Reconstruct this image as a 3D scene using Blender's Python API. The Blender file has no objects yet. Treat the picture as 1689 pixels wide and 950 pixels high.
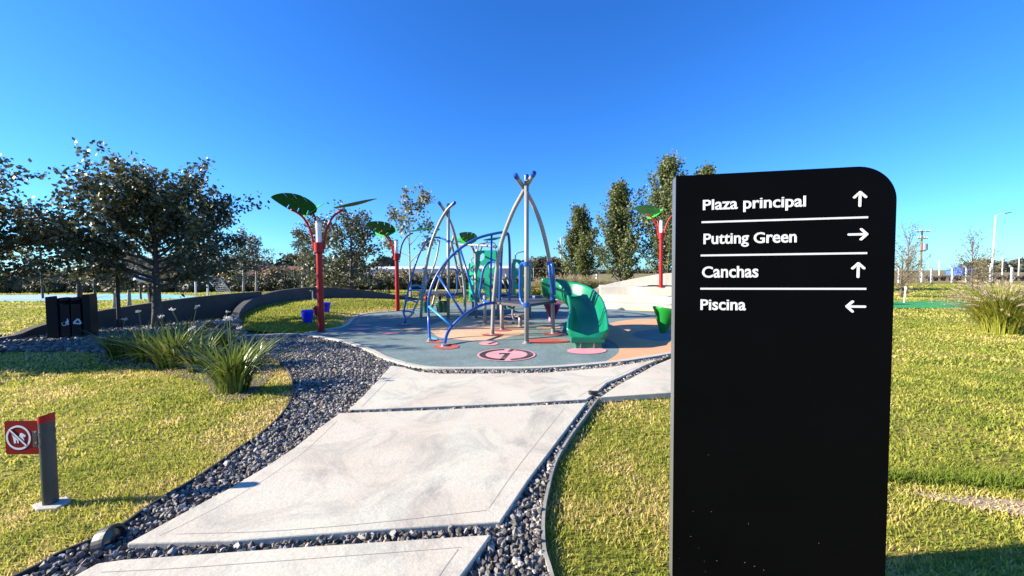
import bpy, math, random
import numpy as np
from mathutils import Vector, Matrix, noise

random.seed(7)
S = bpy.context.scene
COL = S.collection
R = math.radians
PI = math.pi

# ------------------------------------------------------------------ camera, sky, sun, exposure
CAM_H, FPX, PITCH, ROLL = 1.5, 640.0, R(2.2), R(0.4)
cd = bpy.data.cameras.new("camera")
cam = bpy.data.objects.new("camera", cd)
COL.objects.link(cam)
cd.sensor_width = 36.0
cd.lens = FPX / 1689.0 * 36.0
cd.clip_start, cd.clip_end = 0.05, 6000
CAM_ROT = Matrix.Rotation(PI / 2 - PITCH, 3, 'X') @ Matrix.Rotation(-ROLL, 3, 'Z')
cam.rotation_euler = CAM_ROT.to_euler()
cam.location = (0, 0, CAM_H)
S.camera = cam

SUN_EL = R(23.5)
SUN_DIR = Vector((-1.0, -0.09, 0)).normalized() * math.cos(SUN_EL) + Vector((0, 0, math.sin(SUN_EL)))   # towards the sun
W = bpy.data.worlds.new("World")
S.world = W
W.use_nodes = True
wn, wl = W.node_tree.nodes, W.node_tree.links
wn.clear()
wo = wn.new('ShaderNodeOutputWorld')
wb = wn.new('ShaderNodeBackground')
sky = wn.new('ShaderNodeTexSky')
sky.sky_type = 'NISHITA'
sky.sun_disc = False
sky.sun_elevation = SUN_EL
sky.sun_rotation = math.atan2(SUN_DIR.x, SUN_DIR.y)
sky.air_density = 1.0
sky.dust_density = 0.3
sky.ozone_density = 3.0
hs = wn.new('ShaderNodeHueSaturation')
hs.inputs['Saturation'].default_value = 1.2
tint = wn.new('ShaderNodeMixRGB')            # clear, deep blue autumn air
tint.blend_type = 'MULTIPLY'
tint.inputs['Fac'].default_value = 1.0
tint.inputs['Color2'].default_value = (0.49, 0.98, 1.62, 1)
wb.inputs['Strength'].default_value = 0.062
wl.new(sky.outputs[0], hs.inputs['Color'])
wl.new(hs.outputs[0], tint.inputs['Color1'])
wl.new(tint.outputs[0], wb.inputs['Color'])
wl.new(wb.outputs[0], wo.inputs['Surface'])

sl = bpy.data.lights.new("sun", 'SUN')
sl.energy = 5.0
sl.angle = R(0.5)
sl.color = (1.0, 0.90, 0.75)
sun = bpy.data.objects.new("sun", sl)
COL.objects.link(sun)
sun.rotation_euler = SUN_DIR.to_track_quat('Z', 'Y').to_euler()
sun.location = SUN_DIR * 50

S.render.engine = 'CYCLES'
S.cycles.max_bounces = 6
S.cycles.transparent_max_bounces = 8
S.cycles.use_denoising = True
vs = S.view_settings
vs.view_transform = 'Standard'
vs.look = 'None'
vs.exposure = 1.52
vs.gamma = 1.0

# ------------------------------------------------------------------ pixel of the photograph -> place in the world
def ray(px, py):
    d = Vector(((px - 844.5) / FPX, (475.0 - py) / FPX, -1.0))
    return CAM_ROT @ d

def gp(px, py, z=0.0):
    d = ray(px, py)
    t = (z - CAM_H) / d.z
    return Vector((d.x * t, d.y * t, z))

def at(px, py, Y):
    d = ray(px, py)
    t = Y / d.y
    return Vector((d.x * t, Y, CAM_H + d.z * t))

# ------------------------------------------------------------------ materials
MATS = {}
def mat(name, col, rough=0.6, metal=0.0, spec=0.5, var=0.0, vscale=6.0, bump=0.0, bscale=60.0, col2=None, trans=None, coat=0.0):
    """plain surface: colour broken by noise towards col2 (or darker), optional bump"""
    if name in MATS:
        return MATS[name]
    m = bpy.data.materials.new(name)
    m.use_nodes = True
    n, l = m.node_tree.nodes, m.node_tree.links
    b = n['Principled BSDF']
    b.inputs['Base Color'].default_value = (*col, 1)
    b.inputs['Roughness'].default_value = rough
    b.inputs['Metallic'].default_value = metal
    b.inputs['Specular IOR Level'].default_value = spec
    b.inputs['Coat Weight'].default_value = coat
    tc = n.new('ShaderNodeTexCoord')
    if var > 0 or col2:
        nz = n.new('ShaderNodeTexNoise')
        nz.inputs['Scale'].default_value = vscale
        nz.inputs['Detail'].default_value = 6
        nz.inputs['Roughness'].default_value = 0.65
        l.new(tc.outputs['Object'], nz.inputs['Vector'])
        rp = n.new('ShaderNodeValToRGB')
        rp.color_ramp.elements[0].position = 0.36
        rp.color_ramp.elements[1].position = 0.66
        c2 = col2 if col2 else tuple(c * (1 - var) for c in col)
        rp.color_ramp.elements[0].color = (*c2, 1)
        rp.color_ramp.elements[1].color = (*col, 1)
        l.new(nz.outputs['Fac'], rp.inputs['Fac'])
        l.new(rp.outputs['Color'], b.inputs['Base Color'])
    if bump > 0:
        nb = n.new('ShaderNodeTexNoise')
        nb.inputs['Scale'].default_value = bscale
        nb.inputs['Detail'].default_value = 4
        l.new(tc.outputs['Object'], nb.inputs['Vector'])
        bp = n.new('ShaderNodeBump')
        bp.inputs['Strength'].default_value = bump
        bp.inputs['Distance'].default_value = 0.02
        l.new(nb.outputs['Fac'], bp.inputs['Height'])
        l.new(bp.outputs['Normal'], b.inputs['Normal'])
    MATS[name] = m
    return m

def leafmat(name, c1, c2, back=None, rough=0.45, trans=0.25, spec=0.4, c3=None):
    """leaf: colour picked per leaf from the 'var' attribute; paler underside"""
    if name in MATS:
        return MATS[name]
    m = bpy.data.materials.new(name)
    m.use_nodes = True
    n, l = m.node_tree.nodes, m.node_tree.links
    b = n['Principled BSDF']
    a = n.new('ShaderNodeAttribute')
    a.attribute_name = 'var'
    rp = n.new('ShaderNodeValToRGB')
    rp.color_ramp.elements[0].color = (*c1, 1)
    rp.color_ramp.elements[1].color = (*c2, 1)
    if c3:
        e = rp.color_ramp.elements.new(0.8)
        e.color = (*c2, 1)
        rp.color_ramp.elements[-1].color = (*c3, 1)
    l.new(a.outputs['Fac'], rp.inputs['Fac'])
    colout = rp.outputs['Color']
    if back:
        g = n.new('ShaderNodeNewGeometry')
        mx = n.new('ShaderNodeMixRGB')
        l.new(g.outputs['Backfacing'], mx.inputs['Fac'])
        l.new(rp.outputs['Color'], mx.inputs['Color1'])
        mx.inputs['Color2'].default_value = (*back, 1)
        colout = mx.outputs['Color']
    l.new(colout, b.inputs['Base Color'])
    b.inputs['Roughness'].default_value = rough
    b.inputs['Specular IOR Level'].default_value = spec
    if trans > 0:
        t = n.new('ShaderNodeBsdfTranslucent')
        l.new(colout, t.inputs['Color'])
        ms = n.new('ShaderNodeMixShader')
        ms.inputs['Fac'].default_value = trans
        l.new(b.outputs[0], ms.inputs[1])
        l.new(t.outputs[0], ms.inputs[2])
        l.new(ms.outputs[0], n['Material Output'].inputs['Surface'])
    MATS[name] = m
    return m

# ------------------------------------------------------------------ mesh building
class MB:
    def __init__(s):
        s.v, s.f = [], []
    def add(s, vs_, fs):
        o = len(s.v)
        s.v += [tuple(v) for v in vs_]
        s.f += [tuple(i + o for i in f) for f in fs]
        return s
    def box(s, c, d, rz=0.0, rot=None):
        hx, hy, hz = d[0] / 2, d[1] / 2, d[2] / 2
        M = rot if rot is not None else Matrix.Rotation(rz, 3, 'Z')
        c = Vector(c)
        vs_ = [c + M @ Vector((x * hx, y * hy, z * hz)) for x in (-1, 1) for y in (-1, 1) for z in (-1, 1)]
        return s.add(vs_, [(0, 1, 3, 2), (4, 6, 7, 5), (0, 4, 5, 1), (2, 3, 7, 6), (0, 2, 6, 4), (1, 5, 7, 3)])
    def tube(s, pts, r, n=10, cap=True):
        pts = [Vector(p) for p in pts]
        k = len(pts)
        rs = r if isinstance(r, (list, tuple)) else [r] * k
        up = None
        rings = []
        for i, p in enumerate(pts):
            t = (pts[min(i + 1, k - 1)] - pts[max(i - 1, 0)])
            if t.length < 1e-9:
                t = Vector((0, 0, 1))
            t.normalize()
            if up is None:
                a = Vector((0, 0, 1)) if abs(t.z) < 0.9 else Vector((1, 0, 0))
                up = t.cross(a).normalized()
            else:
                up = (up - t * up.dot(t))
                up.normalize()
            b = t.cross(up)
            rings.append([p + (up * math.cos(2 * PI * j / n) + b * math.sin(2 * PI * j / n)) * rs[i] for j in range(n)])
        vs_ = [q for rg in rings for q in rg]
        fs = []
        for i in range(k - 1):
            for j in range(n):
                a, b = i * n + j, i * n + (j + 1) % n
                fs.append((a, b, b + n, a + n))
        if cap:
            fs.append(tuple(reversed(range(n))))
            fs.append(tuple(range((k - 1) * n, k * n)))
        return s.add(vs_, fs)
    def lathe(s, c, prof, n=20, tilt=None):
        """prof: (radius, height) pairs from the bottom to the top around the vertical axis at c"""
        c = Vector(c)
        M = tilt if tilt is not None else Matrix.Identity(3)
        vs_ = []
        for (r, h) in prof:
            for j in range(n):
                vs_.append(c + M @ Vector((r * math.cos(2 * PI * j / n), r * math.sin(2 * PI * j / n), h)))
        fs = []
        for i in range(len(prof) - 1):
            for j in range(n):
                a, b = i * n + j, i * n + (j + 1) % n
                fs.append((a, b, b + n, a + n))
        fs.append(tuple(reversed(range(n))))
        fs.append(tuple(range((len(prof) - 1) * n, len(prof) * n)))
        return s.add(vs_, fs)
    def prism(s, poly, z0, z1):
        """poly: list of (x, y) ; z0, z1 numbers"""
        n = len(poly)
        area = sum(poly[i][0] * poly[(i + 1) % n][1] - poly[(i + 1) % n][0] * poly[i][1] for i in range(n))
        if area < 0:
            poly = poly[::-1]
        vs_ = [(p[0], p[1], z0) for p in poly] + [(p[0], p[1], z1) for p in poly]
        fs = [tuple(reversed(range(n))), tuple(range(n, 2 * n))]
        for i in range(n):
            j = (i + 1) % n
            fs.append((i, j, j + n, i + n))
        return s.add(vs_, fs)
    def strip(s, pts, z0, z1, th, side=1):
        """a wall along pts (x, y), thickness th to the left (side=1) or right; z0/z1 numbers or lists"""
        k = len(pts)
        Z0 = z0 if isinstance(z0, (list, tuple)) else [z0] * k
        Z1 = z1 if isinstance(z1, (list, tuple)) else [z1] * k
        P = [Vector((p[0], p[1])) for p in pts]
        vs_ = []
        for i in range(k):
            t = (P[min(i + 1, k - 1)] - P[max(i - 1, 0)]).normalized()
            nn = Vector((-t.y, t.x)) * side
            q = P[i] + nn * th
            vs_ += [(P[i].x, P[i].y, Z0[i]), (P[i].x, P[i].y, Z1[i]), (q.x, q.y, Z1[i]), (q.x, q.y, Z0[i])]
        fs = []
        for i in range(k - 1):
            for j in range(4):
                a, b = 4 * i + j, 4 * i + (j + 1) % 4
                fs.append((a, b, b + 4, a + 4) if side < 0 else (a, a + 4, b + 4, b))
        fs.append((0, 1, 2, 3) if side > 0 else (3, 2, 1, 0))
        e = 4 * (k - 1)
        fs.append((e + 3, e + 2, e + 1, e) if side > 0 else (e, e + 1, e + 2, e + 3))
        return s.add(vs_, fs)
    def build(s, name, m, parent=None, smooth=False, local=False, bevel=0.0):
        """link as ONE mesh object. World coordinates unless local; origin at the parent's, or at the base of the mesh."""
        V = np.array(s.v, dtype=np.float64)
        me = bpy.data.meshes.new(name)
        o = bpy.data.objects.new(name, me)
        COL.objects.link(o)
        org = np.zeros(3)
        if parent is not None:
            o.parent = parent
            if not local:
                p = parent
                while p is not None:
                    org += np.array(p.location)
                    p = p.parent
        elif not local:
            lo, hi = V.min(0), V.max(0)
            org = np.array([(lo[0] + hi[0]) / 2, (lo[1] + hi[1]) / 2, lo[2]])
            o.location = org
        me.from_pydata((V - org).tolist(), [], s.f)
        me.materials.append(m)
        if smooth:
            me.polygons.foreach_set('use_smooth', [True] * len(me.polygons))
            me.update()
        if bevel > 0:
            md = o.modifiers.new('bevel', 'BEVEL')
            md.width = bevel
            md.segments = 2
            md.limit_method = 'ANGLE'
            md.angle_limit = R(40)
        return o

def tag(o, label=None, cat=None, group=None, kind=None):
    if label: o['label'] = label
    if cat: o['category'] = cat
    if group: o['group'] = group
    if kind: o['kind'] = kind
    return o

def empty(name, loc, label=None, cat=None, group=None):
    o = bpy.data.objects.new(name, None)
    o.empty_display_size = 0.2
    COL.objects.link(o)
    o.location = loc
    return tag(o, label, cat, group)

def struct(o):
    o['kind'] = 'structure'
    return o

def copy_tree(o, parent=None):
    c = o.copy()
    COL.objects.link(c)
    if parent is not None:
        c.parent = parent
    for ch in list(o.children):
        copy_tree(ch, c)
    return c

def smooth_path(pts, n=8):
    """Catmull-Rom through the points"""
    P = [Vector(p) for p in pts]
    P = [P[0] * 2 - P[1]] + P + [P[-1] * 2 - P[-2]]
    out = []
    for i in range(1, len(P) - 2):
        for k in range(n):
            t = k / n
            a, b, c, d = P[i - 1], P[i], P[i + 1], P[i + 2]
            out.append(0.5 * ((2 * b) + (c - a) * t + (2 * a - 5 * b + 4 * c - d) * t * t + (3 * b - a - 3 * c + d) * t ** 3))
    out.append(P[-2])
    return out

def xy(pts):
    return [(p.x, p.y) for p in pts]

def resample(pts, n):
    P = np.array([[*p] for p in pts], dtype=float)
    d = np.r_[0, np.cumsum(np.linalg.norm(np.diff(P, axis=0), axis=1))]
    t = np.linspace(0, d[-1], n)
    return np.stack([np.interp(t, d, P[:, i]) for i in range(P.shape[1])], 1)

def in_poly(X, Y, poly):
    poly = np.asarray(poly)
    inside = np.zeros(len(X), bool)
    j = len(poly) - 1
    for i in range(len(poly)):
        xi, yi = poly[i]
        xj, yj = poly[j]
        c = ((yi > Y) != (yj > Y)) & (X < (xj - xi) * (Y - yi) / (yj - yi + 1e-12) + xi)
        inside ^= c
        j = i
    return inside

def np_mesh(name, V, F, m, parent=None, var=None, smooth=False, local=False):
    """V (n,3), F (k,c) with the same number of corners; var: one value per face"""
    V = np.asarray(V, dtype=np.float64)
    me = bpy.data.meshes.new(name)
    o = bpy.data.objects.new(name, me)
    COL.objects.link(o)
    org = np.zeros(3)
    if parent is not None:
        o.parent = parent
        if not local:
            p = parent
            while p is not None:
                org += np.array(p.location)
                p = p.parent
    elif not local:
        lo, hi = V.min(0), V.max(0)
        org = np.array([(lo[0] + hi[0]) / 2, (lo[1] + hi[1]) / 2, lo[2]])
        o.location = org
    V = V - org
    k, c = F.shape
    me.vertices.add(len(V))
    me.vertices.foreach_set('co', V.astype(np.float32).ravel())
    me.loops.add(k * c)
    me.loops.foreach_set('vertex_index', F.astype(np.int32).ravel())
    me.polygons.add(k)
    me.polygons.foreach_set('loop_start', (np.arange(k) * c).astype(np.int32))
    me.polygons.foreach_set('loop_total', np.full(k, c, np.int32))
    me.polygons.foreach_set('use_smooth', np.full(k, bool(smooth)))
    me.update(calc_edges=True)
    if var is not None:
        a = me.attributes.new('var', 'FLOAT', 'FACE')
        a.data.foreach_set('value', np.asarray(var, np.float32))
    me.materials.append(m)
    return o

def flat_shape(outer, holes=(), depth=0.01, res=1):
    """a 2D outline with holes, extruded: returns (verts, faces) in its own x, y plane, z in -depth/2..depth/2"""
    cu = bpy.data.curves.new('tmp_shape', 'CURVE')
    cu.dimensions = '2D'
    cu.fill_mode = 'BOTH'
    cu.extrude = depth / 2
    for lp in [outer, *holes]:
        sp = cu.splines.new('POLY')
        sp.points.add(len(lp) - 1)
        for i, p in enumerate(lp):
            sp.points[i].co = (p[0], p[1], 0, 1)
        sp.use_cyclic_u = True
    o = bpy.data.objects.new('tmp_shape', cu)
    COL.objects.link(o)
    dg = bpy.context.evaluated_depsgraph_get()
    me = bpy.data.meshes.new_from_object(o.evaluated_get(dg))
    vs_ = [v.co.copy() for v in me.vertices]
    fs = [tuple(p.vertices) for p in me.polygons]
    bpy.data.objects.remove(o)
    bpy.data.curves.remove(cu)
    bpy.data.meshes.remove(me)
    return vs_, fs

def text_shape(body, bold=0.02, depth=0.003):
    cu = bpy.data.curves.new('tmp_text', 'FONT')
    cu.body = body
    cu.size = 1.0
    cu.offset = bold
    cu.extrude = depth / 2
    cu.resolution_u = 4
    o = bpy.data.objects.new('tmp_text', cu)
    COL.objects.link(o)
    dg = bpy.context.evaluated_depsgraph_get()
    me = bpy.data.meshes.new_from_object(o.evaluated_get(dg))
    vs_ = [v.co.copy() for v in me.vertices]
    fs = [tuple(p.vertices) for p in me.polygons]
    bpy.data.objects.remove(o)
    bpy.data.curves.remove(cu)
    bpy.data.meshes.remove(me)
    return vs_, fs

# ------------------------------------------------------------------ the ground and its surfaces
def ground_mat():
    m = bpy.data.materials.new("lawn_soil")
    m.use_nodes = True
    n, l = m.node_tree.nodes, m.node_tree.links
    b = n['Principled BSDF']
    b.inputs['Roughness'].default_value = 0.95
    b.inputs['Specular IOR Level'].default_value = 0.1
    tc = n.new('ShaderNodeTexCoord')
    def nz(scale, det=5):
        x = n.new('ShaderNodeTexNoise')
        x.inputs['Scale'].default_value = scale
        x.inputs['Detail'].default_value = det
        l.new(tc.outputs['Object'], x.inputs['Vector'])
        return x.outputs['Fac']
    def ramp(f, p0, c0, p1, c1):
        r = n.new('ShaderNodeValToRGB')
        r.color_ramp.elements[0].position = p0
        r.color_ramp.elements[0].color = (*c0, 1)
        r.color_ramp.elements[1].position = p1
        r.color_ramp.elements[1].color = (*c1, 1)
        l.new(f, r.inputs['Fac'])
        return r.outputs['Color']
    base = ramp(nz(0.9, 8), 0.38, (0.17, 0.175, 0.03), 0.64, (0.36, 0.29, 0.085))
    fine = ramp(nz(24, 3), 0.35, (0.55, 0.6, 0.5), 0.7, (1.2, 1.15, 1.0))
    mx = n.new('ShaderNodeMixRGB')
    mx.blend_type = 'MULTIPLY'
    mx.inputs['Fac'].default_value = 1
    l.new(base, mx.inputs['Color1'])
    l.new(fine, mx.inputs['Color2'])
    # the dry open fields beyond the park
    sp = n.new('ShaderNodeSeparateXYZ')
    l.new(tc.outputs['Object'], sp.inputs[0])
    mr = n.new('ShaderNodeMapRange')
    mr.inputs['From Min'].default_value = 44
    mr.inputs['From Max'].default_value = 50
    l.new(sp.outputs['Y'], mr.inputs['Value'])
    field = ramp(nz(0.03, 6), 0.35, (0.16, 0.14, 0.06), 0.65, (0.27, 0.21, 0.10))
    m2 = n.new('ShaderNodeMixRGB')
    l.new(mr.outputs['Result'], m2.inputs['Fac'])
    l.new(mx.outputs['Color'], m2.inputs['Color1'])
    l.new(field, m2.inputs['Color2'])
    l.new(m2.outputs['Color'], b.inputs['Base Color'])
    bp = n.new('ShaderNodeBump')
    bp.inputs['Strength'].default_value = 0.5
    bp.inputs['Distance'].default_value = 0.03
    l.new(nz(40, 4), bp.inputs['Height'])
    l.new(bp.outputs['Normal'], b.inputs['Normal'])
    return m

M_SOIL = ground_mat()
g = MB().add([(-3000, -1500, 0), (3000, -1500, 0), (3000, 4000, 0), (-3000, 4000, 0)], [(0, 1, 2, 3)]).build("ground", M_SOIL, local=True)
struct(g)

def concrete_mat(name, c_light, c_warm, c_dark, stain=0.35):
    m = bpy.data.materials.new(name)
    m.use_nodes = True
    n, l = m.node_tree.nodes, m.node_tree.links
    b = n['Principled BSDF']
    b.inputs['Roughness'].default_value = 0.85
    b.inputs['Specular IOR Level'].default_value = 0.25
    g_ = n.new('ShaderNodeNewGeometry')
    def nz(scale, det, rough=0.6, dist=0.0):
        x = n.new('ShaderNodeTexNoise')
        x.inputs['Scale'].default_value = scale
        x.inputs['Detail'].default_value = det
        x.inputs['Roughness'].default_value = rough
        x.inputs['Distortion'].default_value = dist
        l.new(g_.outputs['Position'], x.inputs['Vector'])
        return x.outputs['Fac']
    def ramp(f, p0, c0, p1, c1):
        r = n.new('ShaderNodeValToRGB')
        r.color_ramp.elements[0].position = p0
        r.color_ramp.elements[0].color = (*c0, 1)
        r.color_ramp.elements[1].position = p1
        r.color_ramp.elements[1].color = (*c1, 1)
        l.new(f, r.inputs['Fac'])
        return r.outputs['Color']
    base = ramp(nz(0.9, 5, 0.6, 0.6), 0.4, c_light, 0.62, c_warm)
    st = ramp(nz(1.3, 9, 0.72, 1.6), 0.48, (0, 0, 0), 0.70, (1, 1, 1))
    mx = n.new('ShaderNodeMixRGB')
    mm = n.new('ShaderNodeMath')
    mm.operation = 'MULTIPLY'
    mm.inputs[1].default_value = stain
    l.new(st, mm.inputs[0])
    l.new(mm.outputs[0], mx.inputs['Fac'])
    l.new(base, mx.inputs['Color1'])
    mx.inputs['Color2'].default_value = (*c_dark, 1)
    fine = ramp(nz(55, 4, 0.7), 0.3, (0.86, 0.86, 0.86), 0.7, (1.06, 1.06, 1.06))
    m3 = n.new('ShaderNodeMixRGB')
    m3.blend_type = 'MULTIPLY'
    m3.inputs['Fac'].default_value = 1
    l.new(mx.outputs['Color'], m3.inputs['Color1'])
    l.new(fine, m3.inputs['Color2'])
    l.new(m3.outputs['Color'], b.inputs['Base Color'])
    bp = n.new('ShaderNodeBump')
    bp.inputs['Strength'].default_value = 0.35
    bp.inputs['Distance'].default_value = 0.008
    l.new(nz(38, 6, 0.7), bp.inputs['Height'])
    l.new(bp.outputs['Normal'], b.inputs['Normal'])
    return m

M_SLAB = concrete_mat("slab_concrete", (0.55, 0.52, 0.415), (0.53, 0.465, 0.36), (0.19, 0.19, 0.18), 0.6)
M_KERB = concrete_mat("kerb_concrete", (0.50, 0.475, 0.39), (0.44, 0.41, 0.33), (0.3, 0.29, 0.25), 0.3)
M_WALL_SHADE = concrete_mat("shaded_wall_concrete", (0.10, 0.096, 0.09), (0.08, 0.076, 0.072), (0.052, 0.05, 0.05), 0.5)  # same concrete as the terrace, the walls' shade darkened into the colour
M_STEP = concrete_mat("terrace_concrete", (0.55, 0.515, 0.42), (0.51, 0.465, 0.38), (0.36, 0.34, 0.30), 0.3)
M_GROOVE = mat("groove", (0.40, 0.37, 0.31), 0.95)

ZS = 0.07            # top of the path slabs
def slab(pxs, label=None):
    pts = [gp(x, y, ZS) for x, y in pxs]
    o = MB().prism(xy(pts), 0.0, ZS).build("path", M_SLAB, bevel=0.008)
    return struct(o)

SA = [(205, 922), (503, 901), (811, 881), (761, 950), (690, 1052), (560, 1260), (-420, 1300), (-60, 1064), (121, 950), (162, 928)]
SB = [(968, 664), (927, 718), (872, 791), (826, 860), (621, 873), (384, 891), (209, 896), (309, 842), (384, 802), (444, 766), (486, 738), (533, 701), (561, 681), (696, 676.5), (900, 667.5)]
SC = [(1085, 593), (1060, 604), (1034, 617), (1001, 631), (983, 648), (968, 658), (870, 664), (696, 671), (575, 676), (600, 652), (620, 631), (645, 603), (662, 605), (692, 613), (727, 616), (803, 616), (900, 614.5), (1000, 606)]
SD = [(990, 655), (1019, 635), (1053, 617), (1078, 603), (1112, 589), (1240, 580), (1330, 590), (1330, 632), (1200, 642), (1110, 647)]
slabs = [slab(s) for s in (SA, SB, SC, SD)]

def groove(o, pxs, w=0.0035):
    P = resample(xy(smooth_path([gp(x, y, ZS) for x, y in pxs], 6)), 30)
    b = MB()
    n = len(P)
    vs_ = []
    for i in range(n):
        t = P[min(i + 1, n - 1)] - P[max(i - 1, 0)]
        t /= np.linalg.norm(t)
        q = np.array([-t[1], t[0]]) * w / 2
        vs_ += [(P[i][0] + q[0], P[i][1] + q[1], ZS + 0.002), (P[i][0] - q[0], P[i][1] - q[1], ZS + 0.002)]
    b.add(vs_, [(2 * i, 2 * i + 1, 2 * i + 3, 2 * i + 2) for i in range(n - 1)])
    b.build("joint_line", M_GROOVE, o)
groove(slabs[1], [(806, 838), (850, 775), (890, 724), (930, 674)])
groove(slabs[1], [(262, 884), (330, 851), (410, 807), (465, 771), (506, 741), (556, 694)])
groove(slabs[1], [(290, 881), (450, 876), (620, 862), (800, 842)], 0.004)
groove(slabs[0], [(165, 944), (300, 937), (520, 921), (760, 903)])
groove(slabs[0], [(755, 906), (725, 948), (672, 1030)])
groove(slabs[2], [(596, 671), (620, 647), (645, 622), (662, 611)], 0.005)
groove(slabs[2], [(953, 655), (985, 636), (1020, 619), (1050, 606)], 0.005)

# playground rubber
def rubber(name, c1, c2, spk=(0.5, 1.3)):
    m = bpy.data.materials.new(name)
    m.use_nodes = True
    n, l = m.node_tree.nodes, m.node_tree.links
    b = n['Principled BSDF']
    b.inputs['Roughness'].default_value = 0.85
    b.inputs['Specular IOR Level'].default_value = 0.3
    g_ = n.new('ShaderNodeNewGeometry')
    def nz(scale, det):
        x = n.new('ShaderNodeTexNoise')
        x.inputs['Scale'].default_value = scale
        x.inputs['Detail'].default_value = det
        x.inputs['Roughness'].default_value = 0.7
        l.new(g_.outputs['Position'], x.inputs['Vector'])
        return x.outputs['Fac']
    r = n.new('ShaderNodeValToRGB')
    r.color_ramp.elements[0].position, r.color_ramp.elements[1].position = 0.35, 0.68
    r.color_ramp.elements[0].color, r.color_ramp.elements[1].color = (*c1, 1), (*c2, 1)
    l.new(nz(1.1, 6), r.inputs['Fac'])
    r2 = n.new('ShaderNodeValToRGB')
    r2.color_ramp.elements[0].position, r2.color_ramp.elements[1].position = 0.35, 0.66
    r2.color_ramp.elements[0].color, r2.color_ramp.elements[1].color = (*(spk[0],) * 3, 1), (*(spk[1],) * 3, 1)
    l.new(nz(70, 3), r2.inputs['Fac'])
    mx = n.new('ShaderNodeMixRGB')
    mx.blend_type = 'MULTIPLY'
    mx.inputs['Fac'].default_value = 1
    l.new(r.outputs['Color'], mx.inputs['Color1'])
    l.new(r2.outputs['Color'], mx.inputs['Color2'])
    r3 = n.new('ShaderNodeValToRGB')          # dust and tracked-in sand
    r3.color_ramp.elements[0].position, r3.color_ramp.elements[1].position = 0.5, 0.78
    r3.color_ramp.elements[0].color, r3.color_ramp.elements[1].color = (0, 0, 0, 1), (0.42, 0.42, 0.42, 1)
    l.new(nz(2.4, 10), r3.inputs['Fac'])
    md_ = n.new('ShaderNodeMixRGB')
    l.new(r3.outputs['Color'], md_.inputs['Fac'])
    l.new(mx.outputs['Color'], md_.inputs['Color1'])
    md_.inputs['Color2'].default_value = (0.36, 0.31, 0.25, 1)
    l.new(md_.outputs['Color'], b.inputs['Base Color'])
    bp = n.new('ShaderNodeBump')
    bp.inputs['Strength'].default_value = 0.4
    bp.inputs['Distance'].default_value = 0.01
    l.new(nz(90, 3), bp.inputs['Height'])
    l.new(bp.outputs['Normal'], b.inputs['Normal'])
    return m
M_TEAL = rubber("teal_rubber", (0.13, 0.19, 0.185), (0.195, 0.265, 0.25))
M_TAN = rubber("tan_rubber", (0.58, 0.37, 0.22), (0.66, 0.44, 0.28), (0.75, 1.1))
M_ORANGE = rubber("orange_rubber", (0.60, 0.31, 0.15), (0.68, 0.38, 0.2), (0.75, 1.1))
M_REDR = rubber("red_rubber", (0.40, 0.075, 0.06), (0.5, 0.11, 0.085), (0.75, 1.15))
M_PINK = rubber("pink_rubber", (0.66, 0.26, 0.28), (0.72, 0.33, 0.34), (0.8, 1.12))
M_BLKR = rubber("black_rubber", (0.03, 0.027, 0.03), (0.05, 0.045, 0.05))
ZP = 0.035

KERB_NEAR = [(408, 557), (450, 555), (500, 554.5), (541, 561), (576, 568), (614, 581), (640, 594), (661, 601), (690, 608.5), (727, 612), (803, 612), (900, 610.5), (1000, 602.5), (1060, 594), (1112, 585), (1200, 570), (1280, 556), (1320, 543)]
KERB_FAR = [(1320, 543), (1300, 530), (1200, 524), (1110, 519), (1080, 517), (992, 510), (955, 504), (900, 500), (800, 499), (722, 503.5)]
KERB_LEFT = [(722, 503.5), (700, 509), (651, 515), (622, 517.5), (600, 520.5), (588, 525), (582, 531), (575, 538), (562, 543), (538, 547), (500, 554.5)]
near_pts = smooth_path([gp(x, y, 0.0) for x, y in KERB_NEAR], 5)
far_pts = [gp(x, y, 0.0) for x, y in KERB_FAR]
left_pts = smooth_path([gp(x, y, 0.0) for x, y in KERB_LEFT], 5)
i0 = min(range(len(near_pts)), key=lambda i: (near_pts[i] - left_pts[-1]).length)
surf_poly = near_pts[i0:] + far_pts[1:] + left_pts[1:-1]
ps = struct(MB().prism(xy(surf_poly), 0.0, ZP).build("playground_surface", M_TEAL))
struct(MB().strip(xy(near_pts), 0.0, 0.07, 0.11, side=-1).build("kerb", M_KERB, bevel=0.006))
struct(MB().strip(xy(left_pts[:-1]), 0.0, 0.06, 0.12, side=-1).build("kerb", M_KERB, bevel=0.006))

def decal(name, m, pts, lvl):
    z = ZP + 0.003 * lvl
    MB().add([(p[0], p[1], z) for p in pts], [tuple(range(len(pts)))]).build(name, m, ps)

def ell(px, py, w, h, n=40, wob=0.0, seed=0):
    c = gp(px, py, ZP)
    a, b_ = gp(px - w / 2, py, ZP), gp(px + w / 2, py, ZP)
    f, k = gp(px, py - h / 2, ZP), gp(px, py + h / 2, ZP)
    rx, ry = (b_ - a).length / 2, (f - k).length / 2
    cy = (f.y + k.y) / 2
    ax = Vector((f.x - k.x, f.y - k.y)).normalized()
    out = []
    for i in range(n):
        t = 2 * PI * i / n
        q = 1 + wob * noise.noise(Vector((math.cos(t) * 1.5 + seed, math.sin(t) * 1.5, seed)))
        u, v = rx * q * math.cos(t), ry * q * math.sin(t)
        out.append((c.x + u + ax.x * v, cy + ax.y * v))
    return out
decal("painted_patch", M_TAN, ell(783, 543, 166, 37, 60, 0.12, 2.0), 1)
OR = [(985, 603), (1010, 590), (1021, 580), (1018, 570), (1004, 561), (985, 552), (990, 540), (1020, 530), (1060, 526), (1110, 527), (1230, 534), (1290, 546), (1220, 563), (1110, 583.5), (1050, 593)]
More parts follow.
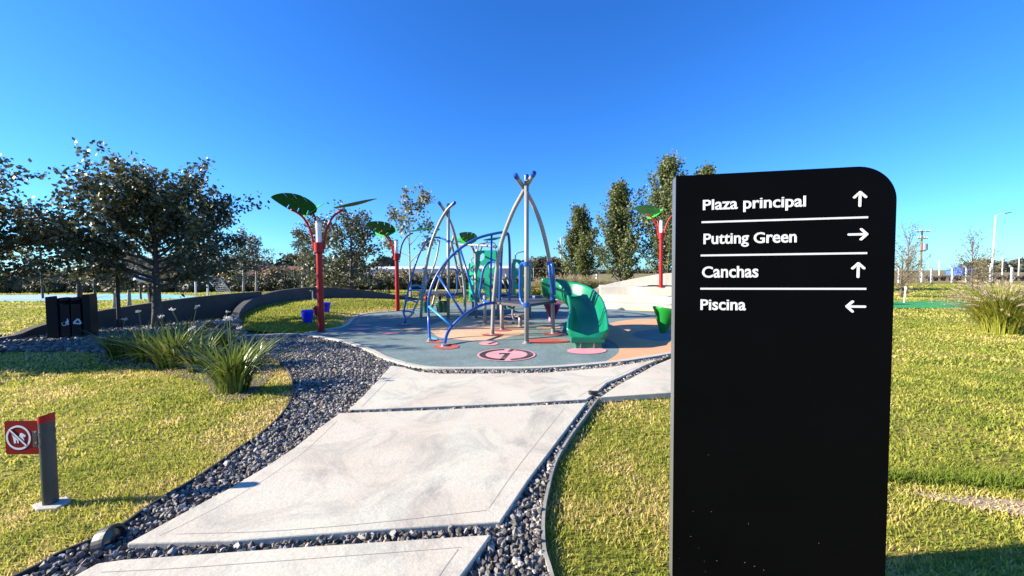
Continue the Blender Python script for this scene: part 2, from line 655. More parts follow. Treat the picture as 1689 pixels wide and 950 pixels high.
decal("painted_patch", M_ORANGE, xy(smooth_path([gp(x, y, ZP) for x, y in OR], 4)), 1)
decal("painted_patch", M_TEAL, ell(1090, 552, 96, 17, 40, 0.3, 5), 2)
for (x, y, w, h, m_) in [(736, 572, 42, 9, M_REDR), (718, 563, 34, 6, M_REDR), (901, 563, 76, 8, M_REDR), (812, 552.5, 36, 4, M_REDR), (828, 545, 32, 4, M_REDR),
                         (912, 551, 34, 5, M_REDR), (968, 579, 66, 11, M_PINK), (806, 567, 32, 6.5, M_PINK), (643, 549.5, 34, 4.5, M_PINK), (680, 543.5, 30, 4.5, M_TAN),
                         (592, 543.5, 36, 4, M_PINK), (667, 536.5, 20, 3, M_REDR), (600, 537, 26, 3, M_PINK), (905, 541, 40, 5, M_TAN), (1040, 541, 44, 5, M_TAN), (940, 524, 50, 4, M_PINK), (850, 523, 40, 3.5, M_PINK)]:
    decal("painted_circle", m_, ell(x, y, w, h, 28), 3)
# letter disc: pink disc, broken black ring with bars
LC, LR = gp(835, 586, ZP), None
e_ = ell(835, 586, 97, 20.4, 40)
decal("painted_disc", M_PINK, e_, 3)
ex = (e_[0][0] - e_[20][0]) / 2
ey = max(p[1] for p in e_) / 2 - min(p[1] for p in e_) / 2
cx, cy = sum(p[0] for p in e_) / 40, sum(p[1] for p in e_) / 40
def dpt(u, v): return (cx + u * ex, cy + v * ey)
def arc(a0, a1, r0, r1, n=22):
    o_ = [dpt(r1 * math.cos(R(a0 + (a1 - a0) * i / n)), r1 * math.sin(R(a0 + (a1 - a0) * i / n))) for i in range(n + 1)]
    i_ = [dpt(r0 * math.cos(R(a0 + (a1 - a0) * i / n)), r0 * math.sin(R(a0 + (a1 - a0) * i / n))) for i in range(n + 1)]
    return o_ + i_[::-1]
decal("painted_ring", M_BLKR, arc(96, 266, 0.72, 0.92), 4)
decal("painted_ring", M_BLKR, arc(-80, 68, 0.72, 0.92), 4)
decal("painted_bar", M_BLKR, [dpt(0.03, 0.45), dpt(0.18, 0.45), dpt(0.30, 0.90), dpt(0.14, 0.90)], 4)
decal("painted_bar", M_BLKR, [dpt(-0.26, 0.02), dpt(-0.24, 0.22), dpt(0.14, 0.22), dpt(-0.06, -0.90), dpt(-0.22, -0.86), dpt(-0.05, 0.02)], 4)
decal("painted_bar", M_BLKR, xy([gp(803, 568, ZP), gp(808, 568.4, ZP), gp(821, 564, ZP), gp(817, 563.6, ZP)]), 4)

# gravel bed
L_EDGE = [(-330, 1190), (-120, 1042), (60, 950), (100, 927), (190, 887), (256, 841), (337, 791), (403, 743), (430, 725), (462, 695), (480, 668), (485, 642), (478, 618), (462, 601), (440, 588)]
R_EDGE = [(992, 656), (981, 668), (964, 692), (942, 722), (916, 766), (902, 814), (894, 858), (894, 913), (903, 950), (930, 1040), (1000, 1200)]
l_edge = smooth_path([gp(x, y) for x, y in L_EDGE], 5)
r_edge = smooth_path([gp(x, y) for x, y in R_EDGE], 5)
BED = [(440, 588), (380, 577), (300, 580), (200, 584), (100, 580), (0, 582), (-200, 590), (-420, 600), (-420, 560), (0, 556), (70, 552), (160, 545), (300, 533), (392, 528), (400, 545), (408, 557)]
bed_pts = [gp(x, y) for x, y in BED]
M_GRAVELBED = mat("gravel_bed", (0.05, 0.05, 0.055), 0.95, var=0.6, vscale=40, bump=0.8, bscale=60)
k1 = min(range(len(near_pts)), key=lambda i: (near_pts[i] - gp(1112, 585)).length)
gravel_poly = l_edge + bed_pts[1:] + near_pts[:k1 + 1] + [gp(1080, 604)] + r_edge
gb = MB().add([(p.x, p.y, 0.004) for p in gravel_poly], [tuple(range(len(gravel_poly)))]).build("gravel_bed", M_GRAVELBED)
struct(gb)
M_EDGE = mat("edging_steel", (0.06, 0.058, 0.055), 0.6, 0.4, var=0.4, vscale=8)
M_EDGE2 = mat("edging_concrete", (0.33, 0.31, 0.26), 0.9, var=0.4, vscale=8)
struct(MB().strip(xy(l_edge), 0.0, 0.055, 0.014, side=1).build("kerb", M_EDGE))
struct(MB().strip(xy(r_edge), 0.0, 0.05, 0.02, side=1).build("kerb", M_EDGE2))

rng = np.random.default_rng(5)
def stones(name, poly, excl, dens, size, m, zmax=0.055, clip=None):
    P = np.array(xy(poly))
    lo, hi = P.min(0), P.max(0)
    lo = np.maximum(lo, clip[0]); hi = np.minimum(hi, clip[1])
    n = int((hi - lo).prod() * dens)
    X, Y = rng.uniform(lo[0], hi[0], n), rng.uniform(lo[1], hi[1], n)
    # thin out with distance
    d = np.hypot(X, Y)
    keep = in_poly(X, Y, P)
    for e in excl:
        keep &= ~in_poly(X, Y, e)
    X, Y, d = X[keep], Y[keep], d[keep]
    n = len(X)
    t = (1 + 5 ** .5) / 2
    ico = np.array([(-1, t, 0), (1, t, 0), (-1, -t, 0), (1, -t, 0), (0, -1, t), (0, 1, t), (0, -1, -t), (0, 1, -t), (t, 0, -1), (t, 0, 1), (-t, 0, -1), (-t, 0, 1)]) / math.hypot(1, t)
    icf = np.array([(0, 11, 5), (0, 5, 1), (0, 1, 7), (0, 7, 10), (0, 10, 11), (1, 5, 9), (5, 11, 4), (11, 10, 2), (10, 7, 6), (7, 1, 8), (3, 9, 4), (3, 4, 2), (3, 2, 6), (3, 6, 8), (3, 8, 9), (4, 9, 5), (2, 4, 11), (6, 2, 10), (8, 6, 7), (9, 8, 1)])
    V = np.repeat(ico[None], n, 0) * rng.uniform(0.5, 1.35, (n, 12, 1))
    s = size * rng.uniform(0.5, 1.25, (n, 1, 1)) * rng.uniform(0.65, 1.25, (n, 1, 3)) * 0.5
    V = V * s
    a, b_ = rng.uniform(0, 2 * PI, n), rng.uniform(-0.7, 0.7, n)
    ca, sa, cb, sb = np.cos(a)[:, None], np.sin(a)[:, None], np.cos(b_)[:, None], np.sin(b_)[:, None]
    x, y, z = V[..., 0], V[..., 1], V[..., 2]
    x, z = x * cb - z * sb, x * sb + z * cb
    x, y = x * ca - y * sa, x * sa + y * ca
    z0 = rng.uniform(0.012, zmax - size * 0.3, n)[:, None]
    V = np.stack([x + X[:, None], y + Y[:, None], z + z0], -1).reshape(-1, 3)
    F = (icf[None] + (np.arange(n) * 12)[:, None, None]).reshape(-1, 3)
    var = np.repeat(rng.uniform(0, 1, n), 20)
    return tag(np_mesh(name, V, F, m, var=var), kind='stuff')
def shrink(poly, d):
    P = np.array(xy(poly)); c = P.mean(0)
    v = P - c
    return c + v * (1 - d / np.linalg.norm(v, axis=1, keepdims=True))
slab_w = [shrink([gp(x, y, ZS) for x, y in s], 0.05) for s in (SA, SB, SC, SD)]
M_STONE = leafmat("slate_chips", (0.058, 0.052, 0.044), (0.24, 0.217, 0.185), rough=0.65, trans=0.0, spec=0.2, c3=(0.46, 0.425, 0.37))
M_STONE2 = leafmat("river_pebbles", (0.06, 0.055, 0.05), (0.22, 0.2, 0.17), rough=0.7, trans=0.0, spec=0.3, c3=(0.42, 0.38, 0.32))
tag(stones("gravel", gravel_poly, slab_w, 3300, 0.038, M_STONE, clip=((-4.8, 0.6), (3.5, 4.6))), "dark slate chips filling the strips along the concrete path", "gravel")
tag(stones("gravel", gravel_poly, slab_w, 1900, 0.047, M_STONE, clip=((-8.0, 4.6), (3.5, 10.5))), "dark grey crushed gravel field between path and playground kerb", "gravel")
tag(stones("pebbles", bed_pts, [], 330, 0.085, M_STONE2, zmax=0.07, clip=((-15.0, 6.0), (-5.5, 14.0))), "pale pebbles under the bins and along the low dark wall", "pebbles")

# ------------------------------------------------------------------ walls, terraces, grass berm
RING = [(409, 556, 10.1, 0.05), (399, 545, 10.6, 0.07), (395, 532, 11.5, 0.14), (396, 519, 12.4, 0.30), (404, 506, 13.3, 0.46), (418, 495, 14.3, 0.62), (440, 485, 15.3, 0.76), (475, 477.5, 16.4, 0.88), (530, 475, 17.4, 0.93), (600, 481, 18.4, 0.74), (650, 489, 19.1, 0.48), (690, 496, 19.6, 0.26), (725, 503, 20.0, 0.06)]
rp_ = []
for (px, py, Y, z) in RING:
    q = at(px, py, Y)
    rp_.append((q.x, q.y, z))
rp_ = [tuple(v) for v in smooth_path(rp_, 5)]
rw = MB().strip([(p[0], p[1]) for p in rp_], -0.02, [p[2] for p in rp_], 0.2, side=1).build("curved_wall", M_WALL_SHADE, bevel=0.008)
tag(rw, "curved concrete wall, shade darkened into its colour, that rises and falls around the grass berm", "wall")
lw = [(-300, 590, 7.2, 0.05), (0, 562, 8.7, 0.12), (70, 541, 9.6, 0.28), (160, 516, 10.9, 0.50), (230, 505, 11.8, 0.62), (300, 496, 12.8, 0.73), (370, 489, 13.8, 0.82), (432, 484.5, 15.0, 0.86)]
lp_ = [(at(px, py, Y).x, Y, z) for px, py, Y, z in lw]
lp_ = [tuple(v) for v in smooth_path(lp_, 5)]
o = MB().strip([(p[0], p[1]) for p in lp_], -0.02, [p[2] for p in lp_], 0.18, side=1).build("low_wall", M_WALL_SHADE, bevel=0.008)
tag(o, "low concrete wall, shade darkened into its colour, sloping up behind the black bins to the curved wall", "wall")

NB = len(rp_)
kb = smooth_path([gp(x, y, 0.0) for x, y in KERB_LEFT[::-1]], 5)
kb = resample([(p.x, p.y) for p in kb], NB)
wb_ = np.array([(p[0], p[1]) for p in rp_])
tn = np.gradient(wb_, axis=0)
tn /= np.linalg.norm(tn, axis=1, keepdims=True)
wb_in = wb_ + np.stack([tn[:, 1], -tn[:, 0]], 1) * 0.0
wz = np.array([p[2] for p in rp_]) * 0.42
MT = 14
BX = np.zeros((NB, MT + 1)); BY = BX.copy(); BZ = BX.copy()
for j in range(MT + 1):
    t = j / MT
    BX[:, j] = kb[:, 0] * (1 - t) + wb_in[:, 0] * t
    BY[:, j] = kb[:, 1] * (1 - t) + wb_in[:, 1] * t
    BZ[:, j] = 0.015 + wz * (math.sin(min(1.0, t * 1.25) * PI / 2)) 
b = MB()
b.add([(BX[i, j], BY[i, j], BZ[i, j]) for i in range(NB) for j in range(MT + 1)],
      [(i * (MT + 1) + j, (i + 1) * (MT + 1) + j, (i + 1) * (MT + 1) + j + 1, i * (MT + 1) + j + 1) for i in range(NB - 1) for j in range(MT)])
struct(b.build("grass_berm", M_SOIL, smooth=True, local=True))
# flip check not needed: the sheet is seen from above, shading is two-sided

# terraces (amphitheatre) on the right
def terrace(pxs, Ys, z0, z1, depth):
    pts = [(at(px, 500, Y).x, Y) for px, Y in zip(pxs, Ys)]
    pts = xy(smooth_path([(p[0], p[1], 0) for p in pts], 6))
    return MB().strip(pts, z0, z1, depth, side=1), pts
T = empty("concrete_terrace", (6, 16, 0), "pale concrete terrace of three broad steps behind the slide", "terrace")
for pxs, Ys, z0, z1, dp in [((955, 992, 1080, 1110, 1200, 1330), (16.4, 15.6, 14.7, 14.3, 13.6, 12.9), 0.0, 0.26, 1.3),
                            ((935, 985, 1080, 1110, 1200, 1330), (17.6, 16.7, 15.8, 15.3, 14.7, 14.0), 0.0, 0.52, 1.2),
                            ((989, 1040, 1054, 1110, 1200, 1330), (17.5, 17.2, 16.8, 16.3, 15.6, 14.9), 0.0, 0.87, 2.6)]:
    tb, _ = terrace(pxs, Ys, z0, z1, dp)
    tb.build("step", M_STEP, T, bevel=0.02)
rwp = [(900, 498, 18.6, 0.1), (950, 487, 19.2, 0.36), (1000, 470, 19.4, 0.86), (1060, 457, 19.0, 1.22), (1110, 450, 18.5, 1.42), (1200, 447, 18.0, 1.55), (1330, 449, 17.0, 1.5)]
rwp = [(at(px, py, Y).x, Y, at(px, py, Y).z) for px, py, Y, z in rwp]
rwp = [tuple(v) for v in smooth_path(rwp, 5)]
tag(MB().strip([(p[0], p[1]) for p in rwp], -0.02, [p[2] for p in rwp], 0.22, side=1).build("terrace_wall", M_STEP, bevel=0.01),
    "sunlit concrete wall curving up behind the terrace steps", "wall")

# ------------------------------------------------------------------ grass
def vnoise(X, Y, sc, seed):
    r_ = np.random.default_rng(seed)
    G = r_.uniform(0, 1, (64, 64))
    x, y = X * sc + 100, Y * sc + 100
    xi, yi = np.floor(x).astype(int), np.floor(y).astype(int)
    fx, fy = x - xi, y - yi
    fx, fy = fx * fx * (3 - 2 * fx), fy * fy * (3 - 2 * fy)
    g_ = lambda a, b_: G[a % 64, b_ % 64]
    return (g_(xi, yi) * (1 - fx) + g_(xi + 1, yi) * fx) * (1 - fy) + (g_(xi, yi + 1) * (1 - fx) + g_(xi + 1, yi + 1) * fx) * fy

M_GRASS = leafmat("grass_blades", (0.18, 0.24, 0.028), (0.49, 0.47, 0.085), rough=0.6, trans=0.45, spec=0.2, c3=(0.70, 0.53, 0.25))

def blades(X, Y, Z, h, w, var, lean=0.55, name="grass"):
    n = len(X)
    a = rng.uniform(0, 2 * PI, n)
    wv = w * rng.uniform(0.6, 1.4, n) / 2
    hv = h * rng.uniform(0.45, 1.3, n)
    la = rng.uniform(0, 2 * PI, n)
    lm = hv * lean * rng.uniform(0.3, 1.9, n)
    dx, dy = np.cos(a) * wv, np.sin(a) * wv
    lx, ly = np.cos(la) * lm, np.sin(la) * lm
    b0 = np.stack([X - dx, Y - dy, Z], -1)
    b1 = np.stack([X + dx, Y + dy, Z], -1)
    m0 = np.stack([X - dx * .8 + lx * .35, Y - dy * .8 + ly * .35, Z + hv * .6], -1)
    m1 = np.stack([X + dx * .8 + lx * .35, Y + dy * .8 + ly * .35, Z + hv * .6], -1)
    tp = np.stack([X + lx, Y + ly, Z + hv], -1)
    V = np.stack([b0, b1, m0, m1, tp], 1).reshape(-1, 3)
    F = np.array([(0, 1, 2), (1, 3, 2), (2, 3, 4)])[None] + (np.arange(n) * 5)[:, None, None]
    o = np_mesh(name, V, F.reshape(-1, 3), M_GRASS, var=np.repeat(np.clip(var, 0, 1), 3))
    return tag(o, kind='stuff')

ZONES = [(0.5, 3.4, 5600, 0.028, 0.0058), (3.4, 6.5, 1700, 0.031, 0.011), (6.5, 12, 520, 0.034, 0.019), (12, 22, 130, 0.05, 0.036), (22, 44, 26, 0.06, 0.08)]
def lawn(poly, excl, label, dry, zones=ZONES, edge=None, green=None):
    P = np.asarray([(p[0], p[1]) for p in poly])
    AX, AY, AH, AW = [], [], [], []
    for (d0, d1, dens, h, w) in zones:
        lo, hi = np.maximum(P.min(0), (-1.5 * d1, 0.3)), np.minimum(P.max(0), (1.5 * d1, d1))
        if (hi <= lo).any():
            continue
        n = int((hi - lo).prod() * dens)
        X, Y = rng.uniform(lo[0], hi[0], n), rng.uniform(lo[1], hi[1], n)
        d = np.maximum(Y, np.hypot(X, Y) * 0.72)
        k = (d >= d0) & (d < d1) & (np.abs(X) < 1.42 * Y + 1.6)
        X, Y = X[k], Y[k]
        k = in_poly(X, Y, P)
        for e in excl:
            k &= ~in_poly(X, Y, np.asarray(e))
        X, Y = X[k], Y[k]
        AX.append(X); AY.append(Y); AH.append(np.full(len(X), h)); AW.append(np.full(len(X), w))
    X, Y, H, Wd = map(np.concatenate, (AX, AY, AH, AW))
    v = dry + 0.7 * (vnoise(X, Y, 0.8, 1) - 0.5) + 0.6 * (vnoise(X, Y, 2.6, 2) - 0.5) + 0.55 * (vnoise(X, Y, 8, 3) - 0.5) + rng.normal(0, 0.2, len(X))
    if edge is not None:
        E = np.array(xy(edge))
        dm = np.full(len(X), 9.0)
        for q in E:
            dm = np.minimum(dm, np.hypot(X - q[0], Y - q[1]))
        v += 0.35 * np.exp(-(dm / 0.22) ** 2)
    if green is not None:
        v = green(X, Y, v)
        H = H * np.where(v < -0.5, 2.6, 1.0)
    th = 0.75 + 0.6 * vnoise(X, Y, 5, 9)
    th = np.where((v > 1.15) & (rng.uniform(0, 1, len(X)) < .4), .3, th)
    o = blades(X, Y, np.zeros(len(X)), H * th, Wd, v)
    return tag(o, label, "grass")

left_lawn = [(p.x, p.y) for p in l_edge] + [(p.x, p.y) for p in bed_pts[1:8]] + [(-14, 1.2), (-6, 0.4)]
bollard_c = gp(84, 836)
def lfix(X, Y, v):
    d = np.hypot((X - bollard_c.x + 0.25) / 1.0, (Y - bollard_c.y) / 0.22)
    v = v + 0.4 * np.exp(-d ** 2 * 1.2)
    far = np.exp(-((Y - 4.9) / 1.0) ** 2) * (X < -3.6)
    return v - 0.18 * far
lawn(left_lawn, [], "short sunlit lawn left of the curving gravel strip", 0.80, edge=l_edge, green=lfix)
dry_a, dry_b = gp(1530, 822), gp(1720, 862)
def rfix(X, Y, v):
    dd = np.exp(-((np.minimum(X - 3.15, 0) / 0.42) ** 2 + ((Y - 2.45 + (X - 2.95) * 0.26) / 0.15) ** 2))
    v = v + 0.95 * dd
    gg = np.exp(-(((X - 3.2) / 1.0) ** 2 + ((Y - 2.68 + (X - 3.2) * 0.10) / 0.075) ** 2))
    corner = np.exp(-(np.hypot(X - gp(1010, 668).x, Y - gp(1010, 668).y) / 0.45) ** 2)
    return np.where(gg > 0.45, -1.0, v + 0.4 * corner)
right_lawn = [(p.x, p.y) for p in r_edge[::-1]] + [(gp(x, y).x, gp(x, y).y) for x, y in [(1110, 650), (1330, 634), (1340, 590), (1340, 552)]] + [(9.0, 13.5), (10.5, 18.0), (10.5, 44), (60, 44), (60, 1)]
right_lawn = [(p[0], p[1]) for p in right_lawn]
pgc = gp(1530, 504)
green_poly = [(pgc.x + 0.6 + 4.6 * math.cos(t), pgc.y + 0.3 + 1.9 * math.sin(t) + 0.25 * math.sin(3 * t)) for t in np.linspace(0, 2 * PI, 40, endpoint=False)]
lawn(right_lawn, [green_poly], "mown bright lawn right of the path and round the black sign", 0.44, edge=r_edge, green=rfix)
back_lawn = [(-60, 13), (-14, 8.8)] + [(p[0] - 0.2, p[1] + 0.25) for p in lp_[8:]] + [(p[0], p[1] + 0.3) for p in rp_[30:]] + [(4.5, 20.5), (9, 22), (9, 44), (-60, 44)]
court_px = [(-300, 497.5), (120, 497), (300, 493), (330, 488.5), (250, 484.5), (0, 487), (-300, 490)]
court = [(gp(x, y).x, gp(x, y).y) for x, y in court_px]
lawn(back_lawn, [court], "open lawn beyond the low walls", 0.55)
# blades on the berm
n = 26000
s_, t_ = rng.uniform(0, NB - 1.001, n), rng.uniform(0.02, 0.97, n) * MT
i_, j_ = s_.astype(int), t_.astype(int)
fs_, ft_ = s_ - i_, t_ - j_
bl = lambda A: (A[i_, j_] * (1 - fs_) + A[i_ + 1, j_] * fs_) * (1 - ft_) + (A[i_, j_ + 1] * (1 - fs_) + A[i_ + 1, j_ + 1] * fs_) * ft_
X, Y, Z = bl(BX), bl(BY), bl(BZ)
v = 0.5 + 0.7 * (vnoise(X, Y, 0.6, 4) - 0.5) + 0.4 * (vnoise(X, Y, 2, 5) - 0.5) + rng.normal(0, 0.15, n) + 0.45 * np.exp(-((t_ / MT) / 0.12) ** 2)
tag(blades(X, Y, Z - 0.005, 0.05, 0.026, v), "grass covering the mound inside the curved wall", "grass")

M_COURT = rubber("court_acrylic", (0.16, 0.42, 0.40), (0.20, 0.50, 0.47), (0.9, 1.05))
M_COURTB = rubber("court_acrylic_blue", (0.27, 0.38, 0.60), (0.32, 0.44, 0.66), (0.9, 1.05))
sc_ = struct(MB().add([(x, y, 0.02) for x, y in court], [tuple(range(len(court)))]).build("sports_court", M_COURT))
cb = [(gp(x, y).x, gp(x, y).y) for x, y in [(-300, 496), (60, 495), (160, 492), (180, 487), (0, 487.6), (-300, 490.5)]]
MB().add([(x, y, 0.026) for x, y in cb], [tuple(range(len(cb)))]).build("court_field", M_COURTB, sc_)
M_PUTT = rubber("putting_turf", (0.02, 0.24, 0.055), (0.035, 0.33, 0.085), (0.7, 1.2))
struct(MB().add([(x, y, 0.03) for x, y in green_poly], [tuple(range(len(green_poly)))]).build("putting_green", M_PUTT))

# ------------------------------------------------------------------ trees and plants
def leaf_quads(P, size, rs, droop=0.3, aspect=1.5, up=None):
    """a folded-diamond quad for each point; returns V, F"""
    n = len(P)
    ax = rs.normal(0, 1, (n, 3))
    ax[:, 2] -= droop
    ax /= np.linalg.norm(ax, axis=1, keepdims=True)
    b_ = rs.normal(0, 1, (n, 3))
    b_ -= ax * (b_ * ax).sum(1, keepdims=True)
    b_ /= np.linalg.norm(b_, axis=1, keepdims=True)
    s = size * rs.uniform(0.6, 1.35, (n, 1))
    w = s / aspect
    V = np.stack([P, P + ax * s * .5 + b_ * w * .5, P + ax * s, P + ax * s * .45 - b_ * w * .5], 1).reshape(-1, 3)
    F = np.arange(n * 4).reshape(n, 4)
    return V, F

def tree(name, base, trunk_h, trunk_r, top_z, limbs, m_bark, m_leaf, leaf, seed, label, group=None, cat="tree", lean=(0, 0), droop=0.3, aspect=1.5, multi=1):
    """limbs: dict n, z0, z1 (as parts of the tree height), length(t), elev(t), subs, leaves, spread, sublen, curve"""
    rs = np.random.default_rng(seed)
    root = empty(name, base, label, cat, group)
    B = MB()
    base_v = Vector((0, 0, 0))
    tp = []
    for i in range(9):
        t = i / 8
        tp.append(Vector((lean[0] * t * t + 0.05 * top_z * 0.12 * math.sin(3 * t + seed), lean[1] * t * t + 0.03 * math.sin(5 * t + seed) * t, top_z * 0.86 * t)))
    tr = [trunk_r * (1.25 if i == 0 else 1) * (1 - 0.9 * (i / 8)) ** 0.9 + 0.006 for i in range(9)]
    B.tube(tp, tr, 9)
    pts = []
    nl = limbs['n']
    for k in range(nl):
        t = (k + 0.5) / nl
        zt = limbs['z0'] + (limbs['z1'] - limbs['z0']) * t ** limbs.get('bias', 1.0)
        f = min(zt / (top_z * 0.86), 1) * 8
        i = min(int(f), 7)
        p0 = tp[i].lerp(tp[i + 1], f - i)
        az = k * 2.39996 + rs.uniform(-0.5, 0.5)
        el = R(limbs['elev'](t) + rs.uniform(-12, 12))
        L = limbs['length'](t) * rs.uniform(0.72, 1.15)
        d = Vector((math.cos(az) * math.cos(el), math.sin(az) * math.cos(el), math.sin(el)))
        cv = limbs.get('curve', 0.25)
        path = [p0]
        for q in range(1, 6):
            u = q / 5
            path.append(p0 + d * L * u + Vector((0, 0, cv * L * u * u)) + Vector(rs.normal(0, 0.035 * L, 3)) * u)
        r0 = max(trunk_r * 0.42 * (1 - 0.6 * t), 0.012)
        B.tube(path, [r0 * (1 - 0.85 * q / 5) + 0.003 for q in range(6)], 5, cap=False)
        for s in range(limbs['subs']):
            u = limbs.get('substart', 0.28) + (1 - limbs.get('substart', 0.28)) * (s + rs.uniform(0.2, 0.8)) / limbs['subs']
            f = u * 5
            i = min(int(f), 4)
            p = path[i].lerp(path[i + 1], f - i)
            sd = (d * limbs.get('fwd', 0.7) + Vector(rs.normal(0, 0.55, 3)) + Vector((0, 0, limbs.get('subup', 0.3)))).normalized()
            sL = limbs['sublen'] * rs.uniform(0.5, 1.25)
            e = p + sd * sL
            mdp = p + sd * sL * .5 + Vector(rs.normal(0, 0.04 * sL, 3))
            B.tube([p, mdp, e], [0.006, 0.005, 0.003], 3, cap=False)
            m_ = limbs['leaves']
            for q in rs.uniform(0.05, 1.05, m_):
                w_ = p.lerp(e, q)
                pts.append((w_.x, w_.y, w_.z))
    B.build("trunk", m_bark, root, smooth=True, local=True)
    P = np.array(pts) + rs.normal(0, limbs['spread'], (len(pts), 3))
    V, F = leaf_quads(P, leaf, rs, droop, aspect)
    clump = vnoise(P[:, 0] + P[:, 1] * .6, P[:, 2] - P[:, 1] * .3, 1.6, seed)
    np_mesh("crown", V, F, m_leaf, root, var=np.clip(0.55 * clump + 0.45 * rs.uniform(0, 1, len(P)), 0, 1), local=True)
    return root

M_BARK = mat("grey_bark", (0.11, 0.095, 0.08), 0.9, var=0.5, vscale=14, bump=0.7, bscale=30)
M_PALEBARK = mat("pale_bark", (0.42, 0.39, 0.34), 0.85, var=0.4, vscale=9, bump=0.4, bscale=30)
M_LDARK = leafmat("dark_silver_leaf", (0.024, 0.033, 0.008), (0.078, 0.082, 0.02), back=(0.135, 0.14, 0.08), rough=0.45, trans=0.25, spec=0.4, c3=(0.10, 0.07, 0.025))
M_LBROWN = leafmat("brownish_leaf", (0.05, 0.055, 0.02), (0.14, 0.115, 0.05), back=(0.3, 0.29, 0.24), rough=0.45, trans=0.2, c3=(0.2, 0.13, 0.06))
M_LPOP = leafmat("poplar_leaf", (0.05, 0.07, 0.012), (0.13, 0.15, 0.03), back=(0.17, 0.19, 0.08), rough=0.5, trans=0.25, spec=0.3, c3=(0.2, 0.19, 0.045))
M_LGREEN = leafmat("loose_leaf", (0.06, 0.075, 0.025), (0.17, 0.17, 0.06), back=(0.25, 0.26, 0.18), rough=0.45, trans=0.25)

spread = dict(n=30, z0=1.15, z1=2.95, bias=1.0, length=lambda t: 2.4 * (1 - 0.42 * t), elev=lambda t: 5 + 54 * t, subs=14, leaves=46, spread=0.075, sublen=0.85, curve=0.16, fwd=0.8, subup=0.3)
c = gp(262, 541)
tree("poplar_tree", (c.x, c.y, 0), 1.5, 0.12, 4.5, spread, M_BARK, M_LDARK, 0.112, 11, "largest spreading dark tree, its leaning trunk rising behind the strap-leaf plants", "spreading dark trees on the left", lean=(-0.3, 0.2))
sp2 = dict(spread); sp2.update(n=26, z0=1.35, z1=2.7, length=lambda t: 2.5 * (1 - 0.3 * t), elev=lambda t: -8 + 46 * t, subs=13)
tree("poplar_tree", (-12.7, 8.3, 0), 1.3, 0.14, 3.1, sp2, M_BARK, M_LDARK, 0.10, 23, "dark leafy tree cut by the left edge of the photo with low hanging twigs", "spreading dark trees on the left")
# the tree further left, outside the frame, whose shade falls across the lawn
sp3 = dict(spread); sp3.update(n=20, z0=1.0, z1=2.6, length=lambda t: 1.35 * (1 - 0.3 * t))
tree("poplar_tree", (-13.6, 6.5, 0), 1.0, 0.12, 3.2, sp3, M_BARK, M_LDARK, 0.14, 29, "dark tree outside the left edge whose shade reaches the lawn", "spreading dark trees on the left")

sm = dict(n=16, z0=1.5, z1=4.0, length=lambda t: 1.5 * (1 - 0.35 * t), elev=lambda t: 22 + 48 * t, subs=7, leaves=13, spread=0.09, sublen=0.5, curve=0.15)
c = gp(402, 484); tree("young_tree", (c.x, c.y, 0), 1.6, 0.085, 4.6, sm, M_PALEBARK, M_LDARK, 0.15, 31, "slim young tree with pale trunk left of its twin beyond the wall", "young trees beyond the wall")
c = gp(423, 483); tree("young_tree", (c.x, c.y, 0), 1.6, 0.085, 4.0, sm, M_PALEBARK, M_LBROWN, 0.15, 37, "shorter young tree with pale trunk, right of its twin, above the bend of the wall", "young trees beyond the wall")
c = at(500, 480, 30); tree("young_tree", (c.x, c.y, 0), 1.6, 0.08, 4.6, sm, M_PALEBARK, M_LDARK, 0.16, 41, "thin young tree showing left of the nearest red lamp post", "young trees beyond the wall")
bush = dict(n=30, z0=0.4, z1=4.0, length=lambda t: 3.0 * (1 - 0.45 * t), elev=lambda t: -6 + 62 * t, subs=10, leaves=18, spread=0.13, sublen=0.75, curve=0.1)
c = at(580, 490, 24); tree("poplar_tree", (c.x, c.y, 0), 1.0, 0.13, 5.2, bush, M_BARK, M_LDARK, 0.17, 43, "dense round grey-green tree behind the curved wall between two red lamps", "dense grey trees")
b2 = dict(bush); b2.update(n=18, length=lambda t: 2.0 * (1 - 0.4 * t), subs=8)
c = at(528, 485, 26); tree("poplar_tree", (c.x, c.y, 0), 1.0, 0.1, 5.0, b2, M_BARK, M_LDARK, 0.17, 47, "taller narrower grey tree partly hidden by the nearest red lamp", "dense grey trees")
loose = dict(n=9, z0=1.9, z1=4.6, length=lambda t: 1.9 * (1 - 0.2 * t), elev=lambda t: 30 + 30 * t, subs=5, leaves=30, spread=0.12, sublen=0.55, curve=0.1, substart=0.62)
c = at(678, 510, 20); tree("young_tree", (c.x, c.y, 0), 1.8, 0.06, 4.7, loose, M_PALEBARK, M_LGREEN, 0.16, 53, "sparse green tree with leaf tufts on bare boughs behind the second red lamp", "young trees beyond the wall")
for px, base, Yd, h, sd, lab in [(191, 512, 17, 3.2, 61, "young tree with a whitish trunk nearest the bins"), (214, 509, 17.5, 3.3, 62, "young tree with a whitish trunk just right of the black post")]:
    y_ = dict(sm); y_.update(n=11, z0=1.5, z1=2.8, length=lambda t: 1.0, elev=lambda t: -8 + 40 * t, leaves=11)
    c = at(px, base, Yd); tree("young_tree", (c.x, c.y, 0), 1.5, 0.07, h, y_, M_PALEBARK, M_LBROWN, 0.12, sd, lab + ", brownish leaves", "young trees beyond the wall")

